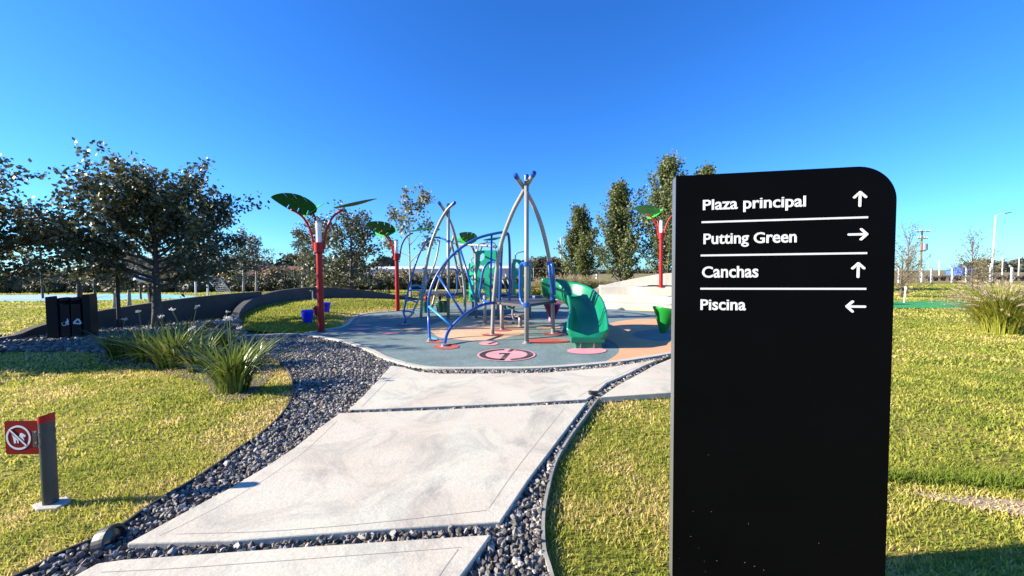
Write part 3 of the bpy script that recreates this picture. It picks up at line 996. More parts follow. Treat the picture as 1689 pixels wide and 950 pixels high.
def poplar(px, Yd, top_px, hw_px, seed, label):
    H = at(px, top_px, Yd).z
    rad = hw_px / FPX * Yd
    n = 62
    lm = dict(n=n, z0=0.5, z1=H * 0.87, length=lambda t: rad * (1.62 - 1.38 * t) * (0.75 + 0.5 * math.sin(t * 23 + seed) ** 2), elev=lambda t: 38 + 26 * t, subs=10, leaves=26, spread=0.13, sublen=0.75, curve=0.35, fwd=0.6, subup=0.9, substart=0.15)
    c = at(px, 470, Yd)
    tree("columnar_poplar", (c.x, c.y, 0), 0.6, 0.16, H * 1.08, lm, M_BARK, M_LPOP, 0.17, seed, label, "columnar poplars in a row on the right", droop=0.0, aspect=1.3)
poplar(958, 34, 340, 28, 71, "smallest columnar poplar, leftmost of the row behind the plume grasses")
poplar(1023, 31, 296, 40, 72, "middle columnar poplar standing behind the terrace wall")
poplar(1102, 29, 250, 52, 73, "tallest columnar poplar rising behind the right lamp and the black sign")
poplar(1162, 28, 268, 30, 74, "columnar poplar mostly hidden behind the black sign, only its tip above it")

# strap-leaf plants
def strap_plant(name, base, h, n, w, m, seed, label, group, cat="plant", spread_=0.9, stems=0, m_fl=None, lean=1.0, dead=0):
    rs = np.random.default_rng(seed)
    root = empty(name, base, label, cat, group)
    V, F, var = [], [], []
    for k in range(n):
        az = rs.uniform(0, 2 * PI)
        hh = h * rs.uniform(0.55, 1.12)
        out = spread_ * hh * rs.uniform(0.05, 0.75) * lean
        r0 = rs.uniform(0, 0.24) * h
        p0 = np.array([math.cos(az) * r0, math.sin(az) * r0, 0])
        dv = np.array([math.cos(az + rs.normal(0, .3)), math.sin(az + rs.normal(0, .3)), 0])
        sd = np.array([-dv[1], dv[0], 0]) * math.cos(rs.uniform(-1, 1))
        sd = sd / np.linalg.norm(sd)
        bend = rs.uniform(0.2, 1.0) * (2 if rs.uniform() < .2 else 1)
        o_ = len(V)
        seg = 6
        for q in range(seg + 1):
            u = q / seg
            z = hh * (u - 0.32 * bend * u ** 3)
            p = p0 + dv * out * (u ** 1.7) * (1 + .35 * bend) + np.array([0, 0, max(z, 0.004)])
            ww = w * rs.uniform(.95, 1.05) * (1 - u ** 3 * .97) * (.75 + .5 * math.sin(PI * min(u * 1.1, 1))) / 2
            V += [p - sd * ww, p + sd * ww]
        for q in range(seg):
            F.append((o_ + 2 * q, o_ + 2 * q + 1, o_ + 2 * q + 3, o_ + 2 * q + 2))
        var += [min(max(rs.normal(0.45, 0.25), 0), 0.95 if k > dead else 1.0)] * seg
    np_mesh("leaves", np.array(V), np.array(F), m, root, var=var, local=True)
    for k in range(stems):
        az, rr = rs.uniform(0, 2 * PI), rs.uniform(0.1, 0.4) * h
        tip = Vector((math.cos(az) * rr, math.sin(az) * rr, h * rs.uniform(1.0, 1.25)))
        st = MB().tube([(0.1 * tip.x, 0.1 * tip.y, 0), tip * 0.55 + Vector((0, 0, .05)), tip], 0.006, 5).build("flower_stem", M_STEM, root, local=True)
        P = np.array(tip) + rs.normal(0, 0.016, (16, 3)) * np.array([1, 1, .5])
        V2, F2 = leaf_quads(P, 0.036, rs, -0.6, 1.6)
        np_mesh("flower_head", V2, F2, m_fl, st, var=rs.uniform(0, 1, len(F2)), local=True)
    return root
M_STEM = mat("flower_stem", (0.10, 0.13, 0.04), 0.6)
M_STRAP = leafmat("strap_leaf", (0.05, 0.085, 0.012), (0.22, 0.27, 0.05), rough=0.35, trans=0.25, spec=0.5, c3=(0.42, 0.40, 0.14))
M_FLOWER = leafmat("white_flower", (0.55, 0.52, 0.45), (0.75, 0.73, 0.68), rough=0.6, trans=0.3)
PL = [((386, 646), 0.80, 190, 2, "nearest clump of strap leaves, at the tip of the planting bed by the gravel"),
      ((330, 613), 0.66, 150, 1, "medium strap-leaf clump just behind and left of the nearest one"),
      ((285, 607), 0.78, 240, 1, "broad dark strap-leaf clump in the middle of the bed in front of the trunk"),
      ((415, 606), 0.60, 90, 1, "low strap-leaf clump on the gravel side, right rear of the nearest clump"),
      ((240, 598), 0.72, 200, 1, "shaded strap-leaf clump left of the trunk with white flowers"),
      ((195, 592), 0.66, 150, 1, "leftmost shaded strap-leaf clump beside the black bins"),
      ((310, 583), 0.78, 170, 2, "rear strap-leaf clump with tall flower stalks against the low wall"),
      ((365, 585), 0.66, 130, 1, "rear strap-leaf clump near the foot of the curved wall")]
for i, ((px, py), h, n, stn, lab) in enumerate(PL):
    c = gp(px, py)
    strap_plant("agapanthus_plant", (c.x, c.y, 0), h, n, 0.026, M_STRAP, 100 + i, lab, "strap-leaf plants in the bed", spread_=1.1, stems=min(stn, 2), m_fl=M_FLOWER)
M_MULCH = mat("mulch", (0.13, 0.095, 0.07), 0.95, var=0.6, vscale=25, bump=0.8, bscale=50)
mp = smooth_path([gp(x, y) for x, y in [(442, 590), (452, 612), (430, 640), (390, 664), (352, 656), (335, 632), (290, 622), (230, 606), (165, 598), (170, 580), (300, 572), (380, 572), (442, 590)]], 4)[:-1]
struct(MB().add([(p.x, p.y, 0.012) for p in mp], [tuple(range(len(mp)))]).build("planting_bed_soil", M_MULCH))

# plume grasses
M_PGRASS = leafmat("fountain_grass", (0.17, 0.21, 0.025), (0.42, 0.41, 0.06), rough=0.5, trans=0.35, c3=(0.58, 0.46, 0.17))
M_PLUME = leafmat("grass_plume", (0.44, 0.33, 0.23), (0.62, 0.49, 0.36), rough=0.8, trans=0.35)
def plume_grass(base, h, n, npl, seed, label, group, w=0.012, wide=1.0):
    root = strap_plant("fountain_grass", base, h, n, w, M_PGRASS, seed, label, group, "ornamental grass", spread_=1.25 * wide)
    rs = np.random.default_rng(seed + 500)
    P, V, F, var = [], [], [], []
    st = MB()
    for k in range(npl):
        az = rs.uniform(0, 2 * PI)
        ou = h * rs.uniform(0.1, 0.95) * wide
        dv = Vector((math.cos(az), math.sin(az), 0))
        H = h * rs.uniform(0.62, 1.16) * (1 - 0.25 * (ou / h / wide) ** 2)
        a_ = dv * ou * 0.55 + Vector((0, 0, H * 0.75))
        e_ = dv * ou + Vector((0, 0, H))
        st.tube([dv * 0.06, a_ * 0.55 + Vector((0, 0, H * .08)), a_], 0.003, 3, cap=False)
        dirp = (e_ - a_) + Vector((0, 0, -0.04))
        m_ = 34
        for q in range(m_):
            u = q / m_
            c_ = a_ + dirp * u - Vector((0, 0, 0.10 * h * u * u))
            rad = 0.02 * math.sin(PI * min(u * .9 + .1, 1)) + .004
            dd = Vector(rs.normal(0, 1, 3))
            tip = c_ + dd.normalized() * rad * 1.7 + dirp.normalized() * 0.035
            s_d = dirp.cross(dd).normalized() * 0.0042 * (w / 0.012)
            o_ = len(V)
            V += [c_ - s_d, c_ + s_d, tip]
            F.append((o_, o_ + 1, o_ + 2))
            var.append(rs.uniform(0, 1))
    st.build("stalks", M_PGRASS, root, local=True)
    np_mesh("plumes", np.array([tuple(v) for v in V]), np.array(F), M_PLUME, root, var=var, local=True)
    return root
c = gp(1652, 550)
plume_grass((c.x, c.y, 0), 1.3, 1300, 190, 201, "big fountain grass with pinkish plumes on the right lawn", "fountain grasses", w=0.016, wide=1.0)
for i, (px, py, h, lab) in enumerate([(905, 493, 1.2, "leftmost fountain grass of the row, next to the curved grey pole"), (928, 490, 1.3, "second fountain grass from the left in front of the smallest poplar"),
                                      (950, 487, 1.25, "middle fountain grass of the row, above the slide top"), (972, 484, 1.2, "fourth fountain grass, beside the start of the terrace wall"),
                                      (990, 480, 1.0, "rightmost low fountain grass half behind the terrace wall"), (884, 492, 0.9, "small fountain grass glimpsed between the climber poles")]):
    c = at(px, py, 22.5 + 0.3 * i)
    plume_grass((c.x, c.y, 0), h * 1.15, 420, 130, 210 + i, lab, "fountain grasses", w=0.03, wide=0.9)

# shrubs on the right lawn
M_TWIG = mat("twig_bark", (0.16, 0.115, 0.08), 0.9, var=0.4, vscale=9)
M_LDRY = leafmat("dry_shrub_leaf", (0.13, 0.12, 0.05), (0.27, 0.22, 0.11), rough=0.6, trans=0.25, c3=(0.36, 0.3, 0.2))
shr = dict(n=26, z0=0.15, z1=1.5, length=lambda t: 1.5, elev=lambda t: 18 + 50 * t, subs=8, leaves=7, spread=0.09, sublen=0.4, curve=0.12)
c = gp(1486, 490)
tree("dry_shrub", (c.x, c.y, 0), 0.2, 0.06, 2.2, shr, M_TWIG, M_LDRY, 0.07, 81, "twiggy open shrub at the right edge of the black sign behind the putting green", "twiggy shrubs", cat="shrub")
sh2 = dict(shr); sh2.update(n=16, z0=1.0, z1=3.4, length=lambda t: 1.0, elev=lambda t: 35 + 40 * t, leaves=5)
c = at(1496, 470, 24)
tree("bare_tree", (c.x, c.y, 0), 0.6, 0.06, 3.8, sh2, M_TWIG, M_LDRY, 0.08, 82, "nearly bare small tree just right of the black sign", "nearly bare trees")
c = at(1602, 470, 27)
tree("bare_tree", (c.x, c.y, 0), 0.6, 0.06, 4.1, sh2, M_TWIG, M_LDRY, 0.08, 83, "nearly bare small tree left of the tall street light", "nearly bare trees")
sh3 = dict(shr); sh3.update(n=22, z1=1.1, leaves=9)
c = at(1612, 482, 24)
tree("dry_shrub", (c.x, c.y, 0), 0.2, 0.05, 1.9, sh3, M_TWIG, M_LDRY, 0.08, 84, "brownish shrub below the bare tree and behind the big fountain grass", "twiggy shrubs", cat="shrub")
M_AGAVE = leafmat("purple_flax", (0.045, 0.025, 0.03), (0.11, 0.06, 0.06), rough=0.5, trans=0.1, c3=(0.14, 0.12, 0.07))
for i, px in enumerate([1531, 1543, 1556, 1569, 1581, 1634, 1646, 1660, 1675, 1688]):
    c = gp(px, 463.5 - i * 0.05)
    strap_plant("flax_plant", (c.x, c.y, 0), 1.05, 34, 0.09, M_AGAVE, 300 + i, "dark reddish flax plant in the row before the white fence posts", "dark flax plants along the fence", spread_=1.0)

# hedges and far woods
def foliage(name, cores, nleaf, leaf, m_leaf, seed, label, cat, group=None, kind=None):
    """cores: (cx, cy, cz, rx, ry, rz) lumps; leaves over their surfaces, a leafy core inside"""
    rs = np.random.default_rng(seed)
    C = np.array(cores, dtype=float)
    k = rs.choice(len(C), nleaf, p=(C[:, 3] * C[:, 5]) / (C[:, 3] * C[:, 5]).sum())
    d = rs.normal(0, 1, (nleaf, 3))
    d /= np.linalg.norm(d, axis=1, keepdims=True)
    rr = rs.uniform(0.72, 1.1, (nleaf, 1))
    P = C[k, :3] + d * C[k, 3:] * rr
    P = P[P[:, 2] > 0.02]
    V, F = leaf_quads(P, leaf, rs, 0.1, 1.25)
    nq = len(F)
    cv, cf = [], []
    for (cx, cy, cz, rx, ry, rz) in cores:
        o_ = len(cv)
        nu, nv = 10, 6
        for a in range(nv + 1):
            th = PI * a / nv
            for b_ in range(nu):
                ph = 2 * PI * b_ / nu
                q = 0.8 + 0.16 * rs.uniform(-1, 1)
                cv.append((cx + rx * q * math.sin(th) * math.cos(ph), cy + ry * q * math.sin(th) * math.sin(ph), max(cz + rz * q * math.cos(th), 0.0)))
        for a in range(nv):
            for b_ in range(nu):
                cf.append((o_ + a * nu + b_, o_ + a * nu + (b_ + 1) % nu, o_ + (a + 1) * nu + (b_ + 1) % nu, o_ + (a + 1) * nu + b_))
    V = np.concatenate([V, np.array(cv)])
    F = np.concatenate([F, np.array(cf) + nq * 4])
    var = np.r_[np.clip(vnoise(P[:, 0], P[:, 2] + P[:, 1], 0.5, seed) * .6 + rs.uniform(0, .4, nq), 0, 1), np.full(len(cf), .3)]
    o = np_mesh(name, V, F, m_leaf, var=var)
    return tag(o, label, cat, group, kind)
M_LHEDGE = leafmat("hedge_leaf", (0.022, 0.028, 0.012), (0.075, 0.075, 0.03), rough=0.6, trans=0.1, c3=(0.13, 0.10, 0.05))
M_LREED = leafmat("tall_dry_grass", (0.13, 0.12, 0.055), (0.28, 0.23, 0.12), rough=0.7, trans=0.15, c3=(0.36, 0.29, 0.17))
M_LWOOD = leafmat("far_wood_leaf", (0.04, 0.05, 0.032), (0.085, 0.095, 0.06), rough=0.8, trans=0.0)
rs = np.random.default_rng(77)
def row(x0, x1, y, step, rx, rz, jy=0.3, jz=0.25):
    out, x = [], x0
    while x < x1:
        r = rx * rs.uniform(.8, 1.25); z = rz * rs.uniform(1 - jz, 1 + jz)
        out.append((x, y + rs.normal(0, jy), z * .45, r, r * .8, z * .62))
        x += step * rs.uniform(.7, 1.3)
    return out
foliage("hedge", row(-50, -17.5, 35, 0.8, 0.8, 1.0), 16000, 0.17, M_LHEDGE, 1, "long dark hedge behind the sports court", "hedge")
foliage("hedge", row(-17.2, 7, 36.5, 0.75, 0.75, 1.08), 14000, 0.15, M_LHEDGE, 2, "lower brownish hedge running from the goal to behind the climber", "hedge")
foliage("reed_bank", row(-62, -22, 40, 1.2, 1.3, 2.0), 16000, 0.28, M_LREED, 3, "bank of tall dry grass above the dark hedge on the left", "tall grass", kind='stuff')
foliage("reed_bank", row(-21, -5, 44, 1.2, 1.4, 1.6), 6000, 0.25, M_LREED, 4, "band of pale dry grass above the lower hedge", "tall grass", kind='stuff')
foliage("far_wood", row(-190, -60, 200, 5, 6, 9, 8, 0.4), 9000, 1.8, M_LWOOD, 5, "distant dark wood on the left skyline", "wood", kind='stuff')
foliage("far_wood", row(288, 420, 240, 5, 6, 6, 8, 0.4), 7000, 1.8, M_LWOOD, 6, "distant dark wood behind the street light on the right", "wood", kind='stuff')
foliage("far_wood", row(-60, 230, 420, 9, 9, 4, 8, 0.5), 7000, 2.0, M_LWOOD, 8, "thin far line of trees on the horizon", "wood", kind='stuff')
for i, (px, Yd, w, h, lab) in enumerate([(888, 62, 3.4, 4.6, "round dark tree seen between the central pole and the curved pole"), (922, 60, 2.6, 3.9, "dark bushy tree left of the smallest poplar"), (905, 66, 3.0, 3.6, "low dark tree between two bushy ones in the gap left of the poplars")]):
    x = at(px, 460, Yd).x
    foliage("bushy_tree", [(x + rs.normal(0, w * .35), Yd + rs.normal(0, .5), h * rs.uniform(.3, .7), w * .5, w * .5, h * .32) for _ in range(7)], 2600, 0.3, M_LHEDGE, 20 + i, lab, "tree")
x = at(462, 460, 40).x
foliage("round_bush", [(x, 40, .9, 1.1, 1.0, 1.0), (x + 1.0, 40, 0.7, .9, .8, .9)], 1500, 0.2, M_LHEDGE, 30, "rounded olive bush on the far hedge left of the nearest red lamp", "bush")

# ------------------------------------------------------------------ wayfinding sign
def plane_from(px0, py0, px1, py1, Y0):
    """upright panel whose top corners show at these two pixels; Y0 = distance of the left corner"""
    a = at(px0, py0, Y0)
    d = ray(px1, py1)
    t = (a.z - CAM_H) / d.z
    b_ = Vector((d.x * t, d.y * t, a.z))
    return a, b_
SGA, SGB = plane_from(1115, 290.5, 1480, 271.5, 1.80)
SG_H = SGA.z
SG_U = Vector((SGB.x - SGA.x, SGB.y - SGA.y, 0))
SG_W = SG_U.length
SG_U.normalize()
SG_N = Vector((SG_U.y, -SG_U.x, 0))          # towards the viewer
SG_O = Vector((SGA.x, SGA.y, 0))
def suv(px, py):
    d = ray(px, py)
    c_ = Vector((0, 0, CAM_H))
    t = (SG_O - c_).dot(SG_N) / d.dot(SG_N)
    p = c_ + d * t
    return (p - SG_O).dot(SG_U), p.z
def sg_place(vs_, off):
    return [SG_O + SG_U * v[0] + Vector((0, 0, v[1])) + SG_N * (off + v[2]) for v in vs_]
M_BLACK = mat("sign_black", (0.0022, 0.0022, 0.0026), 0.5, spec=0.05, var=0.3, vscale=3)
M_BLACKEDGE = mat("sign_edge", (0.16, 0.165, 0.17), 0.38, 0.5, spec=0.5)
M_WHITE = mat("sign_white", (0.74, 0.74, 0.74), 0.5)
sg = empty("wayfinding_sign", SG_O + SG_U * SG_W / 2, "tall black sign panel with white directions, rounded at its top right corner", "sign")
rc = SG_W * 0.17
outer = [(0, 0.0), (SG_W, 0.0)]
outer += [(SG_W - rc + rc * math.cos(R(a)), SG_H - rc + rc * math.sin(R(a))) for a in range(0, 91, 6)] + [(0, SG_H)]
vs_, fs = flat_shape(outer, (), 0.006)
MB().add(sg_place(vs_, 0.0), fs).build("front_panel", M_BLACK, sg, bevel=0.001)
TH = 0.075
b = MB()
n = len(outer)
vv = sg_place([(x, y, 0) for x, y in outer], -0.0035) + sg_place([(x, y, 0) for x, y in outer], -TH)
b.add(vv, [tuple(range(n, 2 * n))] + [(i, i + n, (i + 1) % n + n, (i + 1) % n) for i in range(n)])
b.build("casing", M_BLACKEDGE, sg)
MB().box(SG_O + SG_U * SG_W / 2 - SG_N * TH / 2 + Vector((0, 0, -0.005)), (SG_W - .02, TH - .02, 0.02), math.atan2(SG_U.y, SG_U.x)).build("base_plate", M_BLACKEDGE, sg)
def sg_text(body, px0, px1, pyb, pyt_cap, name="lettering"):
    u0, v0 = suv(px0, pyb)
    u1, v1 = suv(px1, pyb)
    vs_, fs = text_shape(body, 0.018, 0.004)
    x0, x1 = min(v.x for v in vs_), max(v.x for v in vs_)
    cap = 0.727      # cap height of the face at size 1
    # taller small letters, as on the sign: lift the x-height, keep capitals and ascenders
    caps, k_ = [], 0
    for i, ch in enumerate(body):
        if ch.isupper():
            e1 = max(v.x for v in text_shape(body[:i + 1], 0.018, 0.004)[0])
            e0 = max(v.x for v in text_shape(body[:i].rstrip(), 0.018, 0.004)[0]) + .04 if i else -9
            caps.append((e0, e1 + .004))
    xh = 0.50
    def lift(v):
        if any(a <= v.x <= b_ for a, b_ in caps) or v.y <= 0.02:
            return v.y
        return v.y * 1.14 if v.y <= xh else xh * 1.14 + (v.y - xh) * (cap + .03 - xh * 1.14) / (cap + .03 - xh)
    for v in vs_:
        v.y = lift(v)
    hgt = suv(px0, pyt_cap)[1] - v0
    vs_ = [(u0 + (v.x - x0) / (x1 - x0) * (u1 - u0), v0 + v.y / cap * hgt, v.z * 0.5) for v in vs_]
    MB().add(sg_place(vs_, 0.0045), fs).build(name, M_WHITE, sg)
sg_text("Plaza principal", 1159, 1328, 346.5, 329.5)
sg_text("Putting Green", 1160, 1313, 402.5, 385)
sg_text("Canchas", 1157.5, 1250, 457.5, 439)
sg_text("Piscina", 1155, 1229.5, 510.5, 493)
for (x0, y0, x1, y1) in [(1157, 367.3, 1430.5, 358), (1155.5, 421.5, 1429, 417.5), (1155, 475.8, 1427.5, 476.6)]:
    (a, va), (c_, vc) = suv(x0, y0), suv(x1, y1)
    vm = (va + vc) / 2
    w_ = suv(x0, y0 - 1.5)[1] - suv(x0, y0 + 1.5)[1]
    vs_, fs = flat_shape([(a, vm - w_ / 2), (c_, vm - w_ / 2), (c_, vm + w_ / 2), (a, vm + w_ / 2)], (), 0.002)
    MB().add(sg_place(vs_, 0.0045), fs).build("divider_line", M_WHITE, sg)
def sg_arrow(px, py, hl_px, ang):
    u, v = suv(px, py)
    k = suv(px + 1, py)[0] - u
    L, w_, hd = hl_px * k, 2.2 * k, 10.2 * k
    # shaft and two barbs with round ends, pointing along +x before turning
    def cap_bar(p, q):
        p, q = Vector(p), Vector(q)
        t = (q - p).normalized(); nn = Vector((-t.y, t.x))
        a0 = math.atan2(nn.y, nn.x)
        return [p + Vector((math.cos(a0 + PI * i / 8), math.sin(a0 + PI * i / 8))) * w_ for i in range(9)] + [q + Vector((math.cos(a0 + PI + PI * i / 8), math.sin(a0 + PI + PI * i / 8))) * w_ for i in range(9)]
    tip = Vector((L - w_, 0))
    B = MB()
    ca, sa = math.cos(ang), math.sin(ang)
    for i, (p, q) in enumerate([((-L + w_, 0), tip), (tip + Vector((-hd, hd)) * .92, tip), (tip + Vector((-hd, -hd)) * .92, tip)]):
        pts = [(u + x * ca - y * sa, v + x * sa + y * ca) for x, y in cap_bar(p, q)]
        vs_, fs = flat_shape(pts, (), 0.0016 + 0.0004 * i)
        B.add(sg_place(vs_, 0.0045), fs)
    B.build("arrow", M_WHITE, sg)
sg_arrow(1417.5, 328.5, 15, PI / 2)
sg_arrow(1414, 386.7, 17, 0)
sg_arrow(1414.5, 445.5, 15, PI / 2)
sg_arrow(1410.5, 505.5, 17, PI)
# a few specks of dried mud low on the panel
M_MUD = mat("dried_mud", (0.11, 0.10, 0.09), 0.9)
rs = np.random.default_rng(3)
B = MB()
for (px, py) in [(1168, 750), (1234, 863), (1161, 925), (1182, 924), (1244, 933), (1350, 895), (1143, 843), (1139, 884), (1152, 903), (1228, 927), (1120, 920), (1173, 843), (1259, 939), (1163, 942)]:
    u, v = suv(px, py)
    r = 0.0012 * rs.uniform(.5, 1.5)
    a = rs.uniform(0, PI)
    vs_, fs = flat_shape([(u + r * math.cos(t) * math.cos(a) * (2.2) - r * .6 * math.sin(t) * math.sin(a), v + r * 2.2 * math.cos(t) * math.sin(a) + r * .6 * math.sin(t) * math.cos(a)) for t in np.linspace(0, 2 * PI, 7, endpoint=False)], (), 0.001)
    B.add(sg_place(vs_, 0.0037), fs)
B.build("mud_specks", M_MUD, sg)

# ------------------------------------------------------------------ no-dogs sign post
M_POST = mat("anthracite_post", (0.055, 0.062, 0.068), 0.45, 0.2, var=0.25, vscale=10)
M_RED = mat("red_paint", (0.40, 0.010, 0.012), 0.4, spec=0.3, var=0.12, vscale=5)
M_REDPLATE = mat("red_plate", (0.22, 0.002, 0.005), 0.5, spec=0.15)
M_GALV = mat("galvanised", (0.42, 0.43, 0.43), 0.42, 0.75, var=0.25, vscale=12)
bc = gp(84, 834)
bs = empty("warning_post", (bc.x, bc.y, 0), "short dark post with a red no-dogs plate and red cap on the left lawn", "sign post")
bh = at(78, 692, bc.y).z
lean = Matrix.Rotation(R(-0.6), 3, 'Y')
MB().lathe(bc, [(0.037, 0.0), (0.037, bh)], 24).build("post", M_POST, bs, smooth=False, bevel=0.002)
cp = MB()
nn = 24
pr = []
for (r, h0) in [(0.0385, bh - 0.012), (0.0385, bh + 0.032)]:
    for j in range(nn):
        a = 2 * PI * j / nn
        z = h0 + (0.014 * math.cos(a) if h0 > bh else 0)
        pr.append((bc.x + r * math.cos(a), bc.y + r * math.sin(a), z))
cp.add(pr, [(j, (j + 1) % nn, (j + 1) % nn + nn, j + nn) for j in range(nn)] + [tuple(range(nn, 2 * nn)), tuple(reversed(range(nn)))])
cp.build("cap", M_RED, bs)
ft = [gp(x, y) for x, y in [(52, 838), (80, 828), (112, 823), (117, 830), (95, 843), (60, 845)]]
MB().prism(xy(ft), 0, 0.022).build("concrete_foot", M_KERB, bs, bevel=0.006)
# plate faces the viewer
pl0, pl1 = at(66, 720, bc.y - .03), at(9, 722, bc.y - .03)
U = Vector((pl0.x - pl1.x, 0, 0)); pw = U.length
zt, zb = at(40, 694, bc.y - .03).z, at(40, 749, bc.y - .03).z
PLO = Vector((pl1.x, bc.y - 0.03, zb))
PU = Vector((1, 0.0, 0)); PN = Vector((0, -1, 0))
def pl_place(vs_, off):
    return [PLO + PU * v[0] + Vector((0, 0, v[1])) + PN * (off + v[2]) for v in vs_]
phh = zt - zb
def rrect(w, h, r):
    out = []
    for cx_, cy_, a0 in [(w - r, h - r, 0), (r, h - r, 90), (r, r, 180), (w - r, r, 270)]:
        out += [(cx_ + r * math.cos(R(a0 + a)), cy_ + r * math.sin(R(a0 + a))) for a in (0, 30, 60, 90)]
    return out
vs_, fs = flat_shape(rrect(pw, phh, 0.012), (), 0.004)
plate = MB().add(pl_place(vs_, 0), fs).build("plate", M_REDPLATE, bs)
cxp, czp, rr = pw * 0.39, phh * 0.5, phh * 0.365
circ = lambda r, n=36: [(cxp + r * math.cos(2 * PI * i / n), czp + r * math.sin(2 * PI * i / n)) for i in range(n)]
vs_, fs = flat_shape(circ(rr), [circ(rr * 0.85)[::-1]], 0.0012)
MB().add(pl_place(vs_, 0.0028), fs).build("ring", M_WHITE, plate)
k = rr / 1.0
dog = [(-.62, .30), (-.52, .12), (-.50, -.05), (-.46, -.22), (-.42, -.52), (-.24, -.52), (-.26, -.22), (-.14, -.22), (-.10, -.50), (.02, -.52), (.0, -.2), (.1, -.1), (.22, -.16), (.24, -.5), (.36, -.52), (.40, -.2), (.46, -.24), (.50, -.48), (.6, -.46), (.52, -.05), (.46, .12), (.42, .16), (.66, .08), (.72, .26), (.36, .50), (.2, .46), (.1, .22), (-.1, .17), (-.36, .16), (-.50, .22), (-.56, .34)]
vs_, fs = flat_shape([(cxp + x * k * .84, czp + y * k * .84 - .002) for x, y in dog], (), 0.0012)
MB().add(pl_place(vs_, 0.0030), fs).build("dog_pictogram", M_WHITE, plate)
def bar2(p, q, w_):
    p, q = Vector(p), Vector(q); t = (q - p).normalized(); nn = Vector((-t.y, t.x)) * w_ / 2
    return [p + nn, p - nn, q - nn, q + nn]
e1, e2 = (cxp - rr * .64, czp + rr * .64), (cxp + rr * .64, czp - rr * .64)
vs_, fs = flat_shape(bar2(e1, e2, rr * .26), (), 0.0012)
MB().add(pl_place(vs_, 0.0038), fs).build("bar_edge", M_REDPLATE, plate)
vs_, fs = flat_shape(bar2(e1, e2, rr * .13), (), 0.0012)
MB().add(pl_place(vs_, 0.0048), fs).build("bar", M_WHITE, plate)
for fz in (.34, .66):
    z = zb + phh * fz
    MB().lathe((0, 0, 0), [(0.006, 0), (0.005, 0.004)], 10).build("screw", M_GALV, plate, local=True).location = (PLO + PU * (pw * .9) + PN * 0.003) - Vector(bs.location) + Vector((0, 0, z - zb))
for fz in (.25, .6):
    zc = zb + phh * fz
    MB().lathe((bc.x, bc.y, zc), [(0.0395, -0.012), (0.0395, 0.012)], 24).build("clamp_band", M_POST, bs)
MB().box((bc.x - 0.040, bc.y - 0.018, zb + phh * .45), (0.03, 0.03, phh * .5)).build("bracket", M_POST, bs, bevel=0.003)

# ------------------------------------------------------------------ path light in the gravel, small stub light
M_DARKMETAL = mat("dark_metal", (0.05, 0.05, 0.052), 0.5, 0.3, var=0.4, vscale=20)
M_LENS = mat("dark_lens", (0.02, 0.02, 0.02), 0.15)
def spotlight(c, yaw, s, label):
    r = empty("ground_spotlight", (c.x, c.y, 0), label, "spotlight")
    q = Matrix.Rotation(yaw, 3, 'Z') @ Matrix.Rotation(R(78), 3, 'Y')
    MB().lathe((0, 0, 0.045 * s), [(0.060 * s, -0.045 * s), (0.078 * s, -0.04 * s), (0.082 * s, 0.0), (0.082 * s, 0.018 * s), (0.068 * s, 0.02 * s), (0.066 * s, 0.008 * s)], 28, q).build("housing", M_DARKMETAL, r, local=True, smooth=False)
    MB().lathe((0, 0, 0.045 * s), [(0.064 * s, 0.009 * s), (0.03 * s, 0.016 * s)], 24, q).build("lens", M_LENS, r, local=True)
    e = Vector((math.cos(yaw), math.sin(yaw), 0))
    MB().tube([e * 0.06 * s + Vector((0, 0, .03)), e * .15 * s + Vector((0, 0, .028)), e * 0.22 * s + Vector((0, 0, .02))], 0.014 * s, 10).build("cable_gland", M_DARKMETAL, r, local=True)
    return r
spotlight(gp(185, 905), R(8), 1.0, "round black spotlight lying in the gravel between the two nearest slabs")
c = gp(975, 660)
r = empty("conduit_stub", (c.x, c.y, 0), "small dark pipe stub at the corner where the gravel strips meet", "pipe stub")
MB().lathe((0, 0, 0), [(0.028, 0), (0.028, 0.075), (0.034, 0.078), (0.034, 0.105), (0.02, 0.108)], 14).build("pipe", M_DARKMETAL, r, local=True)
MB().box((0.045, 0, .085), (0.07, 0.04, 0.045)).build("box", M_DARKMETAL, r, local=True, bevel=0.004)

# ------------------------------------------------------------------ bins
M_BIN = mat("bin_black", (0.003, 0.003, 0.003), 0.55, spec=0.3)
M_BINF = mat("bin_front", (0.004, 0.0045, 0.007), 0.5, spec=0.3)
M_BINW = mat("bin_white", (0.7, 0.7, 0.7), 0.6)
BY0 = 9.0
bl_, br_ = at(78, 560, BY0), at(151, 557, BY0 + 0.42)
BU = Vector((br_.x - bl_.x, br_.y - bl_.y, 0)); BW = BU.length; BU.normalize()
BN = Vector((BU.y, -BU.x, 0))
byaw = math.atan2(BU.y, BU.x)
B0 = Vector((bl_.x, bl_.y, 0))
def bpos(u, d, z): return B0 + BU * u - BN * d + Vector((0, 0, z))
enc = empty("bin_enclosure", bpos(BW / 2, .3, 0), "black metal side screens and back panel housing the two bins", "bin housing")
hb = 1.02
MB().box(bpos(0.02, .3, hb / 2), (0.03, .66, hb), byaw).build("side_panel", M_BIN, enc, bevel=.004)
MB().box(bpos(0.10, -.02, hb / 2), (0.18, .03, hb), byaw).build("front_screen", M_BIN, enc, bevel=.004)
MB().box(bpos(BW - .06, -.02, hb / 2 + .02), (0.12, .03, hb + .04), byaw).build("front_screen", M_BIN, enc, bevel=.004)
MB().box(bpos(BW - .015, .33, hb / 2 + .02), (0.03, .64, hb + .04), byaw).build("side_panel", M_BIN, enc, bevel=.004)
MB().box(bpos(BW / 2, .66, hb / 2 - .03), (BW, .03, hb - .06), byaw).build("back_panel", M_BIN, enc)
